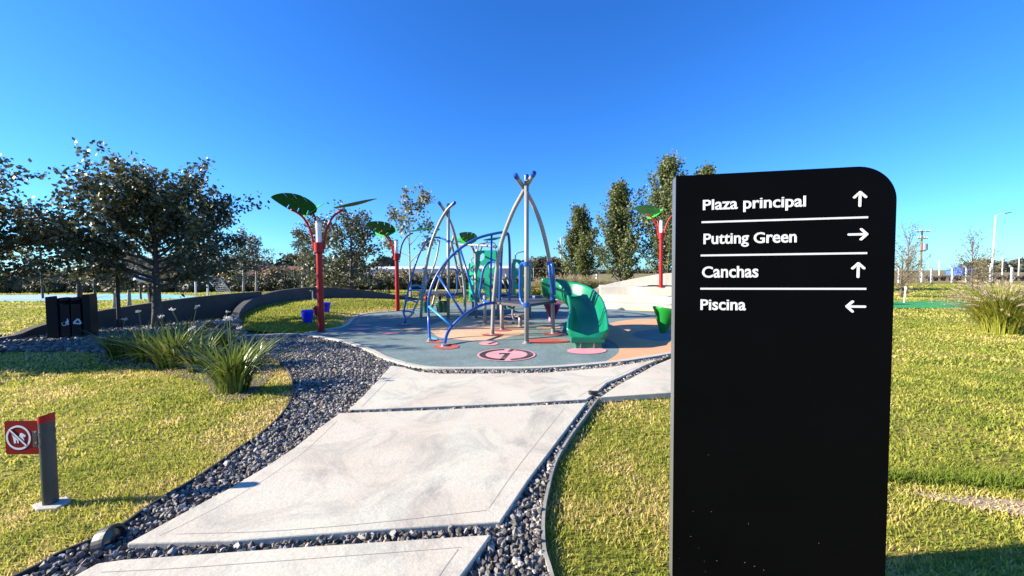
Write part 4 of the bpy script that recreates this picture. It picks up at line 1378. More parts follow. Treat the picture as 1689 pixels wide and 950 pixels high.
def icon(kind):
    out = []
    if kind == 'tidy':
        out.append([(.25 + .10 * math.cos(t), .80 + .10 * math.sin(t)) for t in np.linspace(0, 2 * PI, 14, endpoint=False)])
        out.append([(.14, .64), (.34, .68), (.42, .58), (.42, -.62), (.28, -.62), (.26, .0), (.2, -.62), (.08, -.62), (.12, .3), (-.14, .16), (-.1, .06), (.12, .16)])
        out.append([(-.74, .02), (-.62, .02), (-.5, -.62), (-.16, -.62), (-.04, .0), (.05, .0), (-.1, -.76), (-.58, -.76)])
        out.append([(-.36 + .07 * math.cos(t), .16 + .07 * math.sin(t)) for t in np.linspace(0, 2 * PI, 8, endpoint=False)])
    else:
        for k in range(3):
            a = R(90 + 120 * k)
            f = lambda x, y: (x * math.cos(a) - y * math.sin(a), x * math.sin(a) + y * math.cos(a))
            out.append([f(*p) for p in [(.62, -.42), (.78, -.06), (.68, .2), (.40, .34), (.24, .08), (.44, -.02), (.36, -.26)]])
            out.append([f(*p) for p in [(.24, .12), (.40, .46), (.02, .62), (-.02, .46), (-.1, .36)]])
    return out
for i, (kind, nm, lab) in enumerate([('tidy', "waste_bin", "left black bin with a white throw-away figure on its front"), ('recycle', "recycling_bin", "right black bin with a white three-arrow recycling mark")]):
    u0, u1 = 0.2 + i * (BW - .34) / 2, 0.2 + (i + 1) * (BW - .34) / 2 - .02
    um, ww = (u0 + u1) / 2, (u1 - u0)
    bn_ = empty(nm, bpos(um, .3, 0), lab, "bin", "bins in the black housing")
    MB().box(bpos(um, .3, .43), (ww, .56, .82), byaw).build("body", M_BINF, bn_, bevel=.012)
    q = Matrix.Rotation(byaw, 3, 'Z') @ Matrix.Rotation(R(-7), 3, 'Y') @ Matrix.Rotation(R(-4), 3, 'X')
    MB().box(bpos(um, .3, .93), (ww * 1.0, .60, .10), rot=q).build("lid", M_BIN, bn_, bevel=.02)
    MB().tube([bpos(um - .15, .0, .86), bpos(um - .13, -.03, .87), bpos(um + .13, -.03, .87), bpos(um + .15, .0, .86)], .012, 8).build("handle", M_BIN, bn_)
    s = .10
    ib = MB()
    for poly in icon(kind):
        vs_, fs = flat_shape([(x * s, y * s) for x, y in poly], (), .003)
        ib.add([bpos(um + v[0] + .02, .02 - .003 - v[2], .40 + v[1]) for v in vs_], fs)
    ib.build("pictogram", M_BINW, bn_)

# ------------------------------------------------------------------ palm-leaf lamps
M_LEAFT = mat("leaf_panel_green", (0.02, 0.135, 0.025), 0.4, var=0.25, vscale=3)
M_LEAFLIT = bpy.data.materials.new("leaf_panel_sunlit")
M_LEAFLIT.use_nodes = True
nt = M_LEAFLIT.node_tree
pb = nt.nodes['Principled BSDF']
pb.inputs['Base Color'].default_value = (0.05, 0.42, 0.05, 1)  # sunlight on the rear leaf put into a brighter copy of the green
pb.inputs['Roughness'].default_value = 0.35
M_TUBE = bpy.data.materials.new("frosted_tube")
M_TUBE.use_nodes = True
pb = M_TUBE.node_tree.nodes['Principled BSDF']
pb.inputs['Base Color'].default_value = (0.86, 0.85, 0.83, 1)
pb.inputs['Roughness'].default_value = 0.35
pb.inputs['Subsurface Weight'].default_value = 0.3
def monstera(L, Wd):
    """outline of a slit leaf: base at x=0, tip at x=L"""
    out = []
    N = 40
    def half(x):
        return Wd / 2 * (math.sin(PI * min(max(x, 0), 1) ** 0.75)) ** 0.75
    slits = [0.26, 0.47, 0.68]
    up = []
    for i in range(N + 1):
        x = i / N
        up.append((x, half(x)))
        for s in slits:
            if abs(x - s) < 0.5 / N:
                hh = half(s)
                up += [(s + .006, hh * .98), (s - .055, hh * .46), (s - .042, hh * .44), (s + .022, half(s + .022) * .98)]
    up2 = []
    lastx = -1
    for p in up:
        up2.append(p)
    lo = [(x, -y) for x, y in reversed(up2[1:-1])]
    return [(x * L, y) for x, y in up2 + lo]
def make_lamp(azs, mats_):
    root = empty("palm_lamp", (0, 0, 0))
    MB().lathe((0, 0, 0), [(0.20, 0.0), (0.20, 0.015), (0.11, 0.018)], 24).build("base_plate", M_RED, root, local=True)
    MB().lathe((0, 0, 0), [(0.080, 0.015), (0.074, 2.06)], 24).build("pole", M_RED, root, local=True, smooth=False)
    MB().lathe((0, 0, 0), [(0.08, 2.03), (0.122, 2.05), (0.122, 2.30), (0.08, 2.305)], 24).build("collar", M_RED, root, local=True)
    MB().lathe((0, 0, 0), [(0.066, 2.30), (0.066, 2.80), (0.06, 2.81)], 20).build("lamp_tube", M_TUBE, root, local=True, smooth=False)
    MB().lathe((0, 0, 0), [(0.072, 2.805), (0.072, 2.835), (0.05, 2.845)], 20).build("tube_cap", M_GALV, root, local=True)
    for az, (leafm, tl, pitch, roll) in zip(azs, mats_):
        a = R(az)
        e = Vector((math.cos(a), math.sin(a), 0))
        pts = [e * .12 + Vector((0, 0, 2.14)), e * .145 + Vector((0, 0, 2.35)), e * .20 + Vector((0, 0, 2.62)), e * .34 + Vector((0, 0, 2.90)), e * .50 + Vector((0, 0, 3.05)), e * .64 + Vector((0, 0, 3.12))]
        arm = MB().tube(smooth_path(pts, 5), 0.028, 10).build("arm", M_RED, root, local=True, smooth=True)
        vs_, fs = flat_shape(monstera(1.12, .66), (), .012)
        q = Matrix.Rotation(a, 3, 'Z') @ Matrix.Rotation(R(-pitch), 3, 'Y') @ Matrix.Rotation(R(roll), 3, 'X')
        o_ = e * tl + Vector((0, 0, 3.12))
        B = MB()
        B.add([o_ + q @ Vector((v[0], v[1], v[2] + .05 + 0.10 * (v[0] / 1.12) * (1 - v[0] / 1.12) - .10 * (v[1] / .33) ** 2 * 0.4)) for v in vs_], fs)
        B.build("leaf_panel", leafm, root, local=True)
    return root
LG = "palm-leaf lamp posts round the playground"
c = gp(530, 549.5)
L1 = make_lamp([188, -2, 128], [(M_LEAFT, .04, 14, 40), (M_LEAFT, .42, 11, 9), (M_LEAFLIT, .0, 2, -40)])
L1.location = (c.x, c.y, ZP - .03)
tag(L1, "nearest red lamp post with green leaf panels, at the left rim of the rubber surface", "street lamp", LG)
for (px, py, Yd, rz, lab) in [(656, 514, 15.3, 24, "second red leaf lamp, behind the nearest one and left of the climber"), (788, 505, 19.5, 40, "farthest leaf lamp, its top seen above the tall green climbing panel")]:
    o = copy_tree(L1)
    c = gp(px, py); c = Vector((at(px, py, Yd).x, Yd, 0))
    o.location = c
    o.rotation_euler.z = R(rz)
    o['label'] = lab
o = copy_tree(L1)
p = at(1090, 476, 16.6)
o.location = (p.x, p.y, 0.87)
o.rotation_euler.z = R(-28)
o['label'] = "red leaf lamp standing on the pale terrace left of the black sign"

# ------------------------------------------------------------------ climbing frame with slide
M_POLE = mat("grey_powdercoat", (0.30, 0.295, 0.28), 0.38, 0.15, var=0.1, vscale=5)
M_BLUE = mat("blue_powdercoat", (0.008, 0.072, 0.31), 0.32, spec=0.5, coat=0.2)
M_LBLUE = mat("light_blue_rung", (0.03, 0.25, 0.56), 0.35)
M_GREENP = mat("green_plastic", (0.004, 0.185, 0.09), 0.32, spec=0.5, var=0.12, vscale=3)
M_DECK = mat("dark_deck", (0.06, 0.06, 0.065), 0.7, var=0.3, vscale=20)
CF = empty("climbing_frame", (0, 10, 0), "large climbing frame of grey poles, blue ladders, green panels and a green slide", "climbing frame")
def P(px, py, Y): return at(px, py, Y)
def pole(pts, r=0.047, m=None, name="pole", n=12, sm=6):
    pp = smooth_path(pts, sm) if len(pts) > 2 else pts
    return MB().tube(pp, r, n).build(name, m or M_POLE, CF, smooth=True)
def capend(a, b_, r, parent):
    d = (Vector(b_) - Vector(a)).normalized()
    MB().tube([Vector(b_) - d * .085, Vector(b_) + d * .01, Vector(b_) + d * .03], [r * 1.0, r * 1.0, r * .6], 12).build("end_cap", M_BLUE, parent, smooth=False)
def clamp(p, r=0.075, h=0.09, m=None):
    MB().lathe((p.x, p.y, p.z - h / 2), [(r * .9, 0), (r, .01), (r, h - .01), (r * .9, h)], 16).build("clamp", m or M_BLUE, CF)
z0 = ZP
def foot(px, py):
    q = gp(px, py, z0)
    MB().lathe((q.x, q.y, z0), [(.095, 0), (.095, .012), (.055, .016), (.055, .05)], 16).build("foot_flange", M_POLE, CF)
    return q
# front tripod
f = foot(868.5, 566)
top = at(868.5, 290, f.y)
o = pole([f, top]); capend(f, top, .052, o)
fr = foot(912.5, 550.5)
Yc = f.y + .14
pr_ = [fr, P(911, 500, fr.y), P(907, 436, fr.y - .1), P(893, 372, fr.y - .5), P(873, 325, Yc + .35), P(850, 289, Yc - .35)]
o = pole(pr_); capend(pr_[-2], pr_[-1], .052, o)
fl = foot(812, 552)
pl_ = [fl, P(815, 490, fl.y), P(824.5, 412, fl.y - .15), P(843.5, 355, fl.y - .5), P(862.5, 318, Yc + .2), P(880.5, 285.5, Yc - .55)]
o = pole(pl_); capend(pl_[-2], pl_[-1], .052, o)
# rear posts under the deck and behind the panels
for px, py, pt, Yt in [(828, 544, 499, None), (800, 535.5, 497, None)]:
    q = foot(px, py)
    pole([q, Vector((q.x, q.y, 0.87))], .05)
q = foot(846, 534); q2 = foot(872, 535)
# front tripod deck
zd = 0.84
dk = [(f.x - .05, f.y - .02), (fr.x + .08, fr.y), (fr.x - .1, fr.y + 1.9), (fl.x + .35, fl.y + 2.2), (fl.x - .02, fl.y + .15), (fl.x - .05, fl.y - .02)]
MB().prism(dk, zd - .06, zd).build("deck", M_DECK, CF, bevel=.01)
# second tripod
s1 = foot(739.5, 529); st = at(739.5, 337, s1.y)
o = pole([s1, st]); capend(s1, st, .052, o)
sa_ = foot(694, 527)
Yc2 = s1.y + .15
pa = [sa_, P(698, 472, sa_.y), P(708.5, 412, sa_.y - .1), P(722, 374, sa_.y - .2), P(737, 347, Yc2 - .25), P(750, 334, Yc2 - .45)]
o = pole(pa); capend(pa[-2], pa[-1], .052, o)
sb = foot(767, 521.5)
pb_ = [sb, P(766, 474, sb.y), P(758.5, 427, sb.y - .2), P(748, 381, sb.y - .7), P(735.5, 352, Yc2 + .3), P(724, 334, Yc2 - .2)]
o = pole(pb_); capend(pb_[-2], pb_[-1], .052, o)
pole([gp(711.5, 512, z0), P(722, 470, 15.8), P(737, 430, 15.2), P(749, 388, 14.6)], .045)
pole([P(744, 398, 13.4), P(756, 450, 14.2), P(764, 487, 14.8)], .04)
d2 = [P(690, 487, 13.4), P(738, 489.5, 13.0), P(777, 486, 14.4), P(770, 484, 15.6), P(700, 483.5, 15.2)]
zz = 0.82
MB().prism([(p.x, p.y) for p in d2], zz - .06, zz).build("deck", M_DECK, CF, bevel=.01)
# horizontal tube bridge between the two tripods, up high, and hoops above the panels
pole([P(757, 404, 14.0), P(790, 404.5, 13.2), P(819, 407, 12.2)], .04)

def rail(pts, r=0.027, m=None, name="ladder_rail", sm=8):
    return MB().tube(smooth_path(pts, sm), r, 10).build(name, m or M_BLUE, CF, smooth=True)
def bar(a, b_, r=0.024, m=None, name="rung"):
    return MB().tube([a, b_], r, 10).build(name, m or M_BLUE, CF, smooth=True)
# arched ladder
lo_f = foot(732.5, 571.5)
Lr = [lo_f, P(740, 546, 8.3), P(763, 521.5, 8.4), P(790.5, 505, 8.7), P(812, 499.8, 9.0), P(829, 500.8, 9.2), P(834, 509, 9.3)]
rail(Lr, .033)
up_f = foot(709, 563)
Ur = [up_f, P(707, 525, 8.86), P(708, 488, 8.86), P(721, 453, 8.9), P(748, 419, 8.95), P(783, 395, 9.0), P(817, 385, 9.1), P(834, 384, 9.15), P(839.5, 393, 9.2), P(841, 440, 9.3), P(840, 498, 9.35)]
rail(Ur, .031)
rail([P(836, 385, 9.15), P(829, 394, 9.2), P(827, 420, 9.25), P(825.5, 460, 9.3), P(824.5, 498, 9.35)], .034)
bar(P(709, 556, 8.86), P(733.5, 564.5, 8.3), .026, M_LBLUE)
bar(P(707.5, 505.5, 8.86), P(745, 537, 8.33), .028, M_LBLUE)
bar(P(721.5, 453, 8.9), P(764.5, 519.5, 8.42), .026)
bar(P(759, 411, 8.96), P(787.5, 506, 8.68), .026)
bar(P(811, 386.5, 9.1), P(809, 499.5, 9.0), .024)
MB().box(P(838, 500, 9.3), (.22, .16, .12)).build("ladder_bracket", M_LBLUE, CF, bevel=.01)
MB().box(P(829, 499.5, 9.25), (.08, .16, .1)).build("ladder_bracket", M_BLUE, CF, bevel=.01)
# guard loops
rail([P(822, 434, fl.y - .12), P(812, 432, 9.6), P(803.5, 435, 9.6), P(797, 446, 9.6), P(793, 470, 9.6), P(791.5, 486, 9.6), P(798, 496, 9.6), P(815, 500, fl.y - .1)], .03, name="guard_loop")
rail([P(868.5, 435, f.y), P(862, 434.5, f.y + .1), P(858.5, 440, f.y + .2), P(858, 462, f.y + .2), P(858.5, 490, f.y + .2), P(862, 500, f.y + .1), P(868.5, 503, f.y)], .034, M_BLUE, "guard_loop")
for py in (435.5, 503):
    clamp(P(868.5, py, f.y))
rail([P(906, 435.5, fr.y - .1), P(910.5, 437, fr.y - .25), P(912.5, 450, fr.y - .25), P(914, 470, fr.y - .2), P(914.5, 486, fr.y - .15)], .034, name="guard_loop")
rail([P(905.5, 437, fr.y - .2), P(907, 455, fr.y - .25), P(910, 474, fr.y - .2), P(911.5, 490, fr.y - .15)], .03, name="guard_loop")
clamp(P(906.5, 434.5, fr.y - .1)); clamp(P(911, 492, fr.y))
# rear guard loops on the second tripod
rail([P(739.5, 444, s1.y), P(748, 444, 13.1), P(753, 448, 13.2), P(754, 465, 13.3), P(753, 482, 13.3), P(748, 488, 13.2), P(739.5, 489, s1.y)], .03, name="guard_loop")
rail([P(754, 487, 14), P(754, 455, 14), P(757, 446, 14.1), P(763, 445, 14.4), P(766, 452, 14.6)], .028, name="guard_loop")
rail([P(699, 485, 13.4), P(703, 470, 13.6), P(704, 450, 13.6), P(701, 443, 13.5), P(697, 443, 13.4)], .028, name="guard_loop")
clamp(P(739.5, 489, s1.y)); clamp(P(739.5, 398, s1.y), .07, .07)
# left ladder of two slanting rails joined in a U at the foot
lf = foot(667, 536)
YL = lf.y
rail([P(704, 396, 12.5), P(696, 410, 12.4), P(687, 431, 12.3), P(676, 468, 12.1), P(669, 500, YL + .1), P(666, 516, YL), P(669.5, 525, YL - .05)], .028, M_BLUE)
rail([P(725, 396.5, 12.6), P(721, 420, 12.6), P(712, 450, 12.5), P(696, 482, 12.3), P(684, 508, YL + .2), P(678, 520, YL + .05), P(669.5, 525, YL - .05)], .028, M_POLE)
rail([P(702, 398, 12.5), P(706, 394, 12.5), P(717, 391.5, 12.6), P(728, 393, 12.7), P(740, 397.5, s1.y)], .03, M_BLUE)
bar(P(669.5, 525, YL - .05), lf, .03, M_BLUE, "ladder_foot")
for a, b_ in [((678, 472), (699, 476)), ((672, 479.5), (699, 481.5)), ((667.5, 496.5), (689, 499.5)), ((664, 514.5), (683, 516.5))]:
    rail([P(*a, YL + .15), P((a[0] + b_[0]) / 2, min(a[1], b_[1]) - 1.2, YL + .25), P(*b_, YL + .35)], .027, M_LBLUE, "rung", 4)

for k_, (a, b_) in enumerate([((746, 402), (757, 398)), ((750, 420), (761, 417)), ((754, 438), (763, 436)), ((758, 456), (765, 455)), ((762, 473), (766, 472))]):
    bar(P(*a, 13.5 + .2 * k_), P(*b_, 13.7 + .12 * k_), .022, M_POLE)
M_PANEL_LIT = mat("panel_green_lit", (0.008, 0.30, 0.17), 0.35, spec=0.4, var=0.12, vscale=3)  # brighter than the slide's green: light on the panels put into the colour
pole([P(834, 452, 13.0), P(842, 476, 12.8), P(848, 497, 12.5)], .03)
pole([P(829, 462, 13.0), P(836, 480, 12.8), P(841, 497, 12.5)], .03)
rail([P(838, 505, 9.6), P(846, 508, 9.7), P(850, 503, 9.8), P(856, 501.5, 9.9)], .03, M_PANEL_LIT, "deck_brace")
# green climbing panels with almond-shaped holes
def holed_panel(name, px0, py0, px1, py1, Y0, Y1, cols, rows, seed, top_notch=False, skew=0.0):
    """panel between its upper left and lower right pixel, left edge at distance Y0, right edge at Y1"""
    a, b_ = at(px0, py0, Y0), at(px1, py0, Y1)
    zt_, zb_ = at((px0 + px1) / 2, py0, (Y0 + Y1) / 2).z, at((px0 + px1) / 2, py1, (Y0 + Y1) / 2).z
    U_ = Vector((b_.x - a.x, b_.y - a.y, 0)); w_ = U_.length; U_.normalize()
    N_ = Vector((U_.y, -U_.x, 0))
    h_ = zt_ - zb_
    outer = [(0.03, 0), (w_ - .03, 0), (w_, .03), (w_, h_ - .03), (w_ - .03, h_)]
    if top_notch:
        outer += [(w_ * .62, h_ - .02), (w_ * .5, h_ - .05), (w_ * .3, h_ - .01)]
    outer += [(.03, h_), (0, h_ - .03), (0, .03)]
    holes = []
    for r_ in range(rows):
        for c_ in range(cols):
            cx_ = w_ * (c_ + .5) / cols
            cy_ = h_ * (r_ + .5 + (.25 if c_ % 2 else -.08)) / rows
            if not (.1 < cy_ < h_ - .12):
                continue
            rw, rh = w_ / cols * .30, h_ / rows * .36
            hole = []
            for i in range(20):
                t = 2 * PI * i / 20
                x, y = math.cos(t), math.sin(t)
                x = x * (1 - .35 * abs(y) ** 2) + .35 * y * (1 if (r_ + c_) % 2 else -1)
                hole.append((cx_ + rw * x, cy_ + rh * y))
            holes.append(hole[::-1])
    vs_, fs = flat_shape(outer, holes, .05)
    O_ = Vector((a.x, a.y, zb_))
    return MB().add([O_ + U_ * v[0] + Vector((0, 0, v[1])) + N_ * v[2] for v in vs_], fs).build(name, M_PANEL_LIT, CF)
holed_panel("climbing_panel", 786.5, 413, 819.5, 490, 12.4, 12.2, 2, 4, 1)
holed_panel("climbing_panel", 774, 434, 789, 497, 13.2, 12.5, 1, 4, 2)
holed_panel("climbing_panel", 847, 427.5, 873, 491, 12.3, 12.5, 2, 3, 3, True)
for px, Y_, zt_ in [(785, 12.6, 2.2), (821, 12.3, 2.15), (846, 12.5, 1.95), (874, 12.6, 1.95)]:
    x = at(px, 480, Y_).x
    MB().tube([(x, Y_, z0), (x, Y_, zt_)], .045, 10).build("post", M_POLE, CF, smooth=True)
for (a, b_, zt_) in [((788, 412), (817, 411), 402), ((850, 431), (869, 424), 417)]:
    rail([P(*a, 12.4), P(a[0] + .5, zt_ + 4, 12.4), P(a[0] + 4, zt_, 12.4), P(b_[0] - 5, zt_ - 2, 12.4), P(b_[0], zt_ + 2, 12.4), P(*b_, 12.4)], .02, M_POLE, "hand_hoop")
rail([P(778, 436, 13.2), P(778, 427, 13.2), P(781, 425, 13), P(786, 427, 12.8)], .018, M_POLE, "hand_hoop")
dk2 = [(at(774, 490, 13.2).x, 13.3), (at(787, 490, 12.6).x, 12.55), (at(874, 490, 12.7).x, 12.65), (at(872, 490, 14.4).x, 14.4), (at(780, 490, 14.4).x, 14.4)]
MB().prism(dk2, .74, .80).build("deck", M_DECK, CF, bevel=.01)
for x_, y_ in dk2[3:]:
    MB().tube([(x_, y_, z0), (x_, y_, 1.9)], .045, 10).build("post", M_POLE, CF, smooth=True)
# low balance step between the posts
q = foot(858, 538.5)
MB().tube([q, Vector((q.x, q.y, .34))], .05, 10).build("stepping_post", M_POLE, CF, smooth=True)
MB().lathe((q.x, q.y, .34), [(.16, 0), (.18, .015), (.18, .04), (.15, .05)], 18).build("stepping_disc", M_POLE, CF)
rail([P(846, 503, 11), P(845.5, 520, 11), P(849, 527, 11), P(856, 527, 11.2), P(863, 525.5, 11.4)], .03, M_POLE, "balance_bar")

# slide
sp_ = [Vector(p) for p in [(0.80, 10.08, .93), (1.12, 10.0, .90), (1.50, 9.72, .80), (1.68, 9.15, .60), (1.66, 8.5, .36), (1.53, 7.85, .235), (1.45, 7.43, .205)]]
path = smooth_path(sp_, 8)
def sect(t):
    sh = .45 - .10 * t          # side height
    hw = .30 + .02 * t
    return [(-hw - .10, sh - .03), (-hw - .07, sh), (-hw - .02, sh - .015), (-hw + .03, .10), (-hw + .12, .02), (0, 0), (hw - .12, .02), (hw - .03, .10), (hw + .02, sh - .015), (hw + .07, sh), (hw + .10, sh - .03),
            (hw + .05, .05), (hw - .05, -.05), (0, -.06), (-hw + .05, -.05), (-hw - .05, .05)]
B = MB()
vs_ = []
K = len(path); ns = len(sect(0))
for i, p in enumerate(path):
    t = (path[min(i + 1, K - 1)] - path[max(i - 1, 0)])
    th = Vector((t.x, t.y, 0)).normalized()
    side = Vector((th.y, -th.x, 0))
    sc_t = i / (K - 1)
    fl_ = 1.0 if sc_t < .9 else 1.0 - .45 * (sc_t - .9) / .1
    for (u, v) in sect(sc_t):
        vs_.append(p + side * u + Vector((0, 0, v * (fl_ if v > .1 else 1))))
fs = []
for i in range(K - 1):
    for j in range(ns):
        a, b_ = i * ns + j, i * ns + (j + 1) % ns
        fs.append((a, b_, b_ + ns, a + ns))
fs.append(tuple(reversed(range(ns)))); fs.append(tuple(range((K - 1) * ns, K * ns)))
B.add(vs_, fs)
slide = B.build("slide", M_GREENP, CF, smooth=True)
md = slide.modifiers.new('sub', 'SUBSURF'); md.levels = 1; md.render_levels = 1
ep = path[-1]
MB().box((ep.x, ep.y + .03, .205), (.66, .12, .12)).build("exit_lip", M_GREENP, slide, bevel=.02)
MB().box((ep.x + .02, ep.y + .09, .085), (.50, .2, .13)).build("slide_foot", M_GREENP, slide, bevel=.008)
for dx in (-.14, .12):
    MB().box((ep.x + dx, ep.y - .016, .085), (.022, .014, .11)).build("foot_strap", M_POLE, slide)
MB().box((sp_[0].x - .13, sp_[0].y + .12, .86), (.1, .34, .09), -.7).build("slide_bracket", M_BLUE, slide, bevel=.01)

# spinning cups and stools
M_CUPG = mat("cup_green", (0.015, 0.24, 0.03), 0.3, var=0.1, vscale=3)
M_CUPD = mat("cup_dark_green", (0.01, 0.085, 0.05), 0.4)
M_CUPB = mat("stool_blue", (0.008, 0.02, 0.55), 0.35)
M_CUPP = mat("cup_purple", (0.17, 0.006, 0.09), 0.35)
M_PINKP = mat("pink_plastic", (0.75, 0.25, 0.42), 0.4)
M_STOOLR = mat("stool_red", (0.30, 0.012, 0.025), 0.4)
c = gp(1092, 549, z0)
sc1 = empty("spinner_cup", (c.x, c.y, ZP), "tilted green cone cup with a red knobbed handle beside the black sign", "spinner", "spinner cups")
q = Matrix.Rotation(R(14), 3, 'Y') @ Matrix.Rotation(R(-6), 3, 'X')
MB().lathe((0, 0, 0), [(.045, 0), (.07, .03), (.29, .50), (.335, .56), (.335, .585), (.30, .585), (.26, .50), (.04, .08)], 32, q).build("cup", M_CUPG, sc1, local=True, smooth=True)
tip = q @ Vector((.09, -.16, .52))
MB().tube([q @ Vector((.05, -.1, .25)), tip, tip + Vector((.06, .0, .22))], [.035, .03, .026], 10).build("handle", M_RED, sc1, local=True, smooth=True)
MB().lathe(tip + Vector((.065, 0, .2)), [(.02, 0), (.05, .025), (.055, .055), (.035, .09), (.01, .1)], 14).build("knob", M_RED, sc1, local=True, smooth=True)
c = gp(911, 533, z0)
sc2 = empty("spinner_cup", (c.x, c.y, ZP), "purple cone cup with a pink patch behind the slide's top", "spinner", "spinner cups")
MB().lathe((0, 0, 0), [(.03, 0), (.05, .03), (.24, .52), (.265, .56), (.24, .57), (.2, .5), (.03, .08)], 28).build("cup", M_CUPP, sc2, local=True, smooth=True)
MB().lathe((-.05, -.06, 0.02), [(.03, 0), (.06, .05), (.065, .11), (.05, .17), (.01, .2)], 14).build("foot_pad", M_PINKP, sc2, local=True, smooth=True)
def stool(px, py, Yd, h, r, m, lab, grp, zoff=None):
    c = at(px, py, Yd)
    zb_ = c.z if zoff is None else zoff
    s_ = empty("cup_stool", (c.x, c.y, zb_), lab, "stool", grp)
    MB().lathe((0, 0, 0), [(r * .58, -.05), (r * .6, .0), (r * .92, h * .72), (r, h * .9), (r * .98, h), (r * .8, h + .012), (r * .75, h - .03), (r * .2, h - .05)], 28).build("body", m, s_, local=True, smooth=True)
    MB().lathe((0, 0, -.05), [(r * .72, 0), (r * .72, .07), (r * .55, .08)], 20).build("base_ring", M_DARKMETAL, s_, local=True)
    return s_
stool(508, 536, 11.5, .44, .175, M_CUPB, "larger blue cup stool standing left of the nearest lamp post", "coloured cup stools on the berm")
stool(538, 517, 13.6, .38, .155, M_CUPB, "smaller blue cup stool showing right of the nearest lamp post", "coloured cup stools on the berm")
stool(526, 523, 12.6, .36, .18, M_STOOLR, "dark red cup stool half hidden behind the nearest lamp post", "coloured cup stools on the berm")
for i, (px, py, m_, lab) in enumerate([(703, 519, M_CUPD, "dark green cup with a red knob, leftmost under the rear deck"), (726, 518, M_CUPD, "dark green cup with a blue knob in the middle under the rear deck"), (734, 519.5, M_CUPD, "dark green cup rightmost under the rear deck by the rear pole")]):
    s_ = stool(px, py, 14.6, .42, .17, m_, lab, "dark green cups under the rear deck", zoff=ZP)
    if i < 2:
        MB().lathe((0, 0, .40), [(.05, 0), (.03, .06), (.06, .13), (.05, .2), (.01, .22)], 12).build("knob", M_RED if i == 0 else M_CUPB, s_, local=True, smooth=True)

# ------------------------------------------------------------------ posts, stakes and small things on the left
M_BLKPOST = mat("black_post", (0.012, 0.012, 0.013), 0.5)
c = gp(197, 542)
t_ = at(190, 447, c.y)
MB_ = empty("light_post", (c.x, c.y, 0), "slim black post standing between the bins and the largest tree", "post")
MB().lathe((0, 0, 0), [(.055, 0), (.05, .02), (.045, t_.z)], 12).build("pole", M_BLKPOST, MB_, local=True)
MB().box((.06, 0, t_.z - .04), (.32, .1, .06)).build("lamp_head", M_BLKPOST, MB_, local=True, bevel=.01)
c = at(132, 497, 17); t_ = at(132, 470, 17)
p_ = empty("bollard_light", (c.x, 17, 0), "black bollard light on the lawn seen above the bins", "bollard")
MB().lathe((0, 0, 0), [(.09, 0), (.09, t_.z), (.08, t_.z + .01)], 12).build("body", M_BLKPOST, p_, local=True)
MB().lathe((0, 0, t_.z - .32), [(.1, 0), (.1, .05)], 12).build("collar", M_BLKPOST, p_, local=True)
c = at(255, 494, 19.5)
p_ = empty("litter_bin", (c.x, c.y, 0), "small dark bin beside the court, just left of the leaning trunk", "bin")
MB().lathe((0, 0, 0), [(.2, 0), (.26, .62), (.27, .66), (.24, .66), (.2, .1)], 16).build("body", M_BIN, p_, local=True)
MB().tube([(-.28, 0, 0), (-.28, 0, .75)], .025, 8).build("stand", M_BLKPOST, p_, local=True)
# tap post by the curved wall
c = at(516, 499, 16.4); t_ = at(516, 479, 16.4)
p_ = empty("tap_post", (c.x, c.y, c.z), "thin pale tap post standing in front of the curved wall", "tap")
MB().tube([(0, 0, -.1), (0, 0, t_.z - c.z)], .022, 8).build("pipe", M_GALV, p_, local=True)
MB().tube([(0, 0, t_.z - c.z - .02), (-.05, -.03, t_.z - c.z + .01), (-.09, -.05, t_.z - c.z - .03)], .018, 8).build("spout", M_GALV, p_, local=True)
MB().lathe((.10, -.05, .06), [(.02, 0), (.055, .03), (.055, .08), (.02, .11)], 12).build("valve", M_GALV, p_, local=True)
# rocks by the foot of the curved wall
M_ROCK = mat("pale_rock", (0.36, 0.32, 0.27), 0.9, var=0.5, vscale=9, bump=.8, bscale=14)
M_ROCKD = mat("dark_rock", (0.05, 0.045, 0.045), 0.9, var=0.4, vscale=9, bump=.8, bscale=14)
def rock(px, py, r, m, seed, lab):
    c = gp(px, py)
    rs = np.random.default_rng(seed)
    vs_, fs = [], []
    nu, nv = 9, 6
    for a in range(nv + 1):
        for b_ in range(nu):
            th, ph = PI * a / nv, 2 * PI * b_ / nu
            k_ = r * rs.uniform(.75, 1.2)
            vs_.append((c.x + k_ * 1.2 * math.sin(th) * math.cos(ph), c.y + k_ * math.sin(th) * math.sin(ph), r * .35 + k_ * .75 * math.cos(th)))
    for a in range(nv):
        for b_ in range(nu):
            fs.append((a * nu + b_, (a + 1) * nu + b_, (a + 1) * nu + (b_ + 1) % nu, a * nu + (b_ + 1) % nu))
    tag(MB().add(vs_, fs).build("rock", m, bevel=0), lab, "rock", "rocks at the foot of the wall")
for i, (px, py, r, m_, lab) in enumerate([(328, 541, .16, M_ROCK, "pale rock left end of the row by the low wall"), (360, 540, .2, M_ROCK, "pale round rock in the middle of the row by the low wall"), (382, 537, .22, M_ROCK, "largest pale rock beside the curved wall's end"),
                                          (346, 544, .17, M_ROCKD, "dark rock between two pale rocks by the low wall"), (371, 546, .2, M_ROCKD, "dark rock in front of the largest pale rock"), (388, 530, .2, M_ROCKD, "dark rock touching the low wall near its right end")]):
    rock(px, py, r, m_, 400 + i, lab)

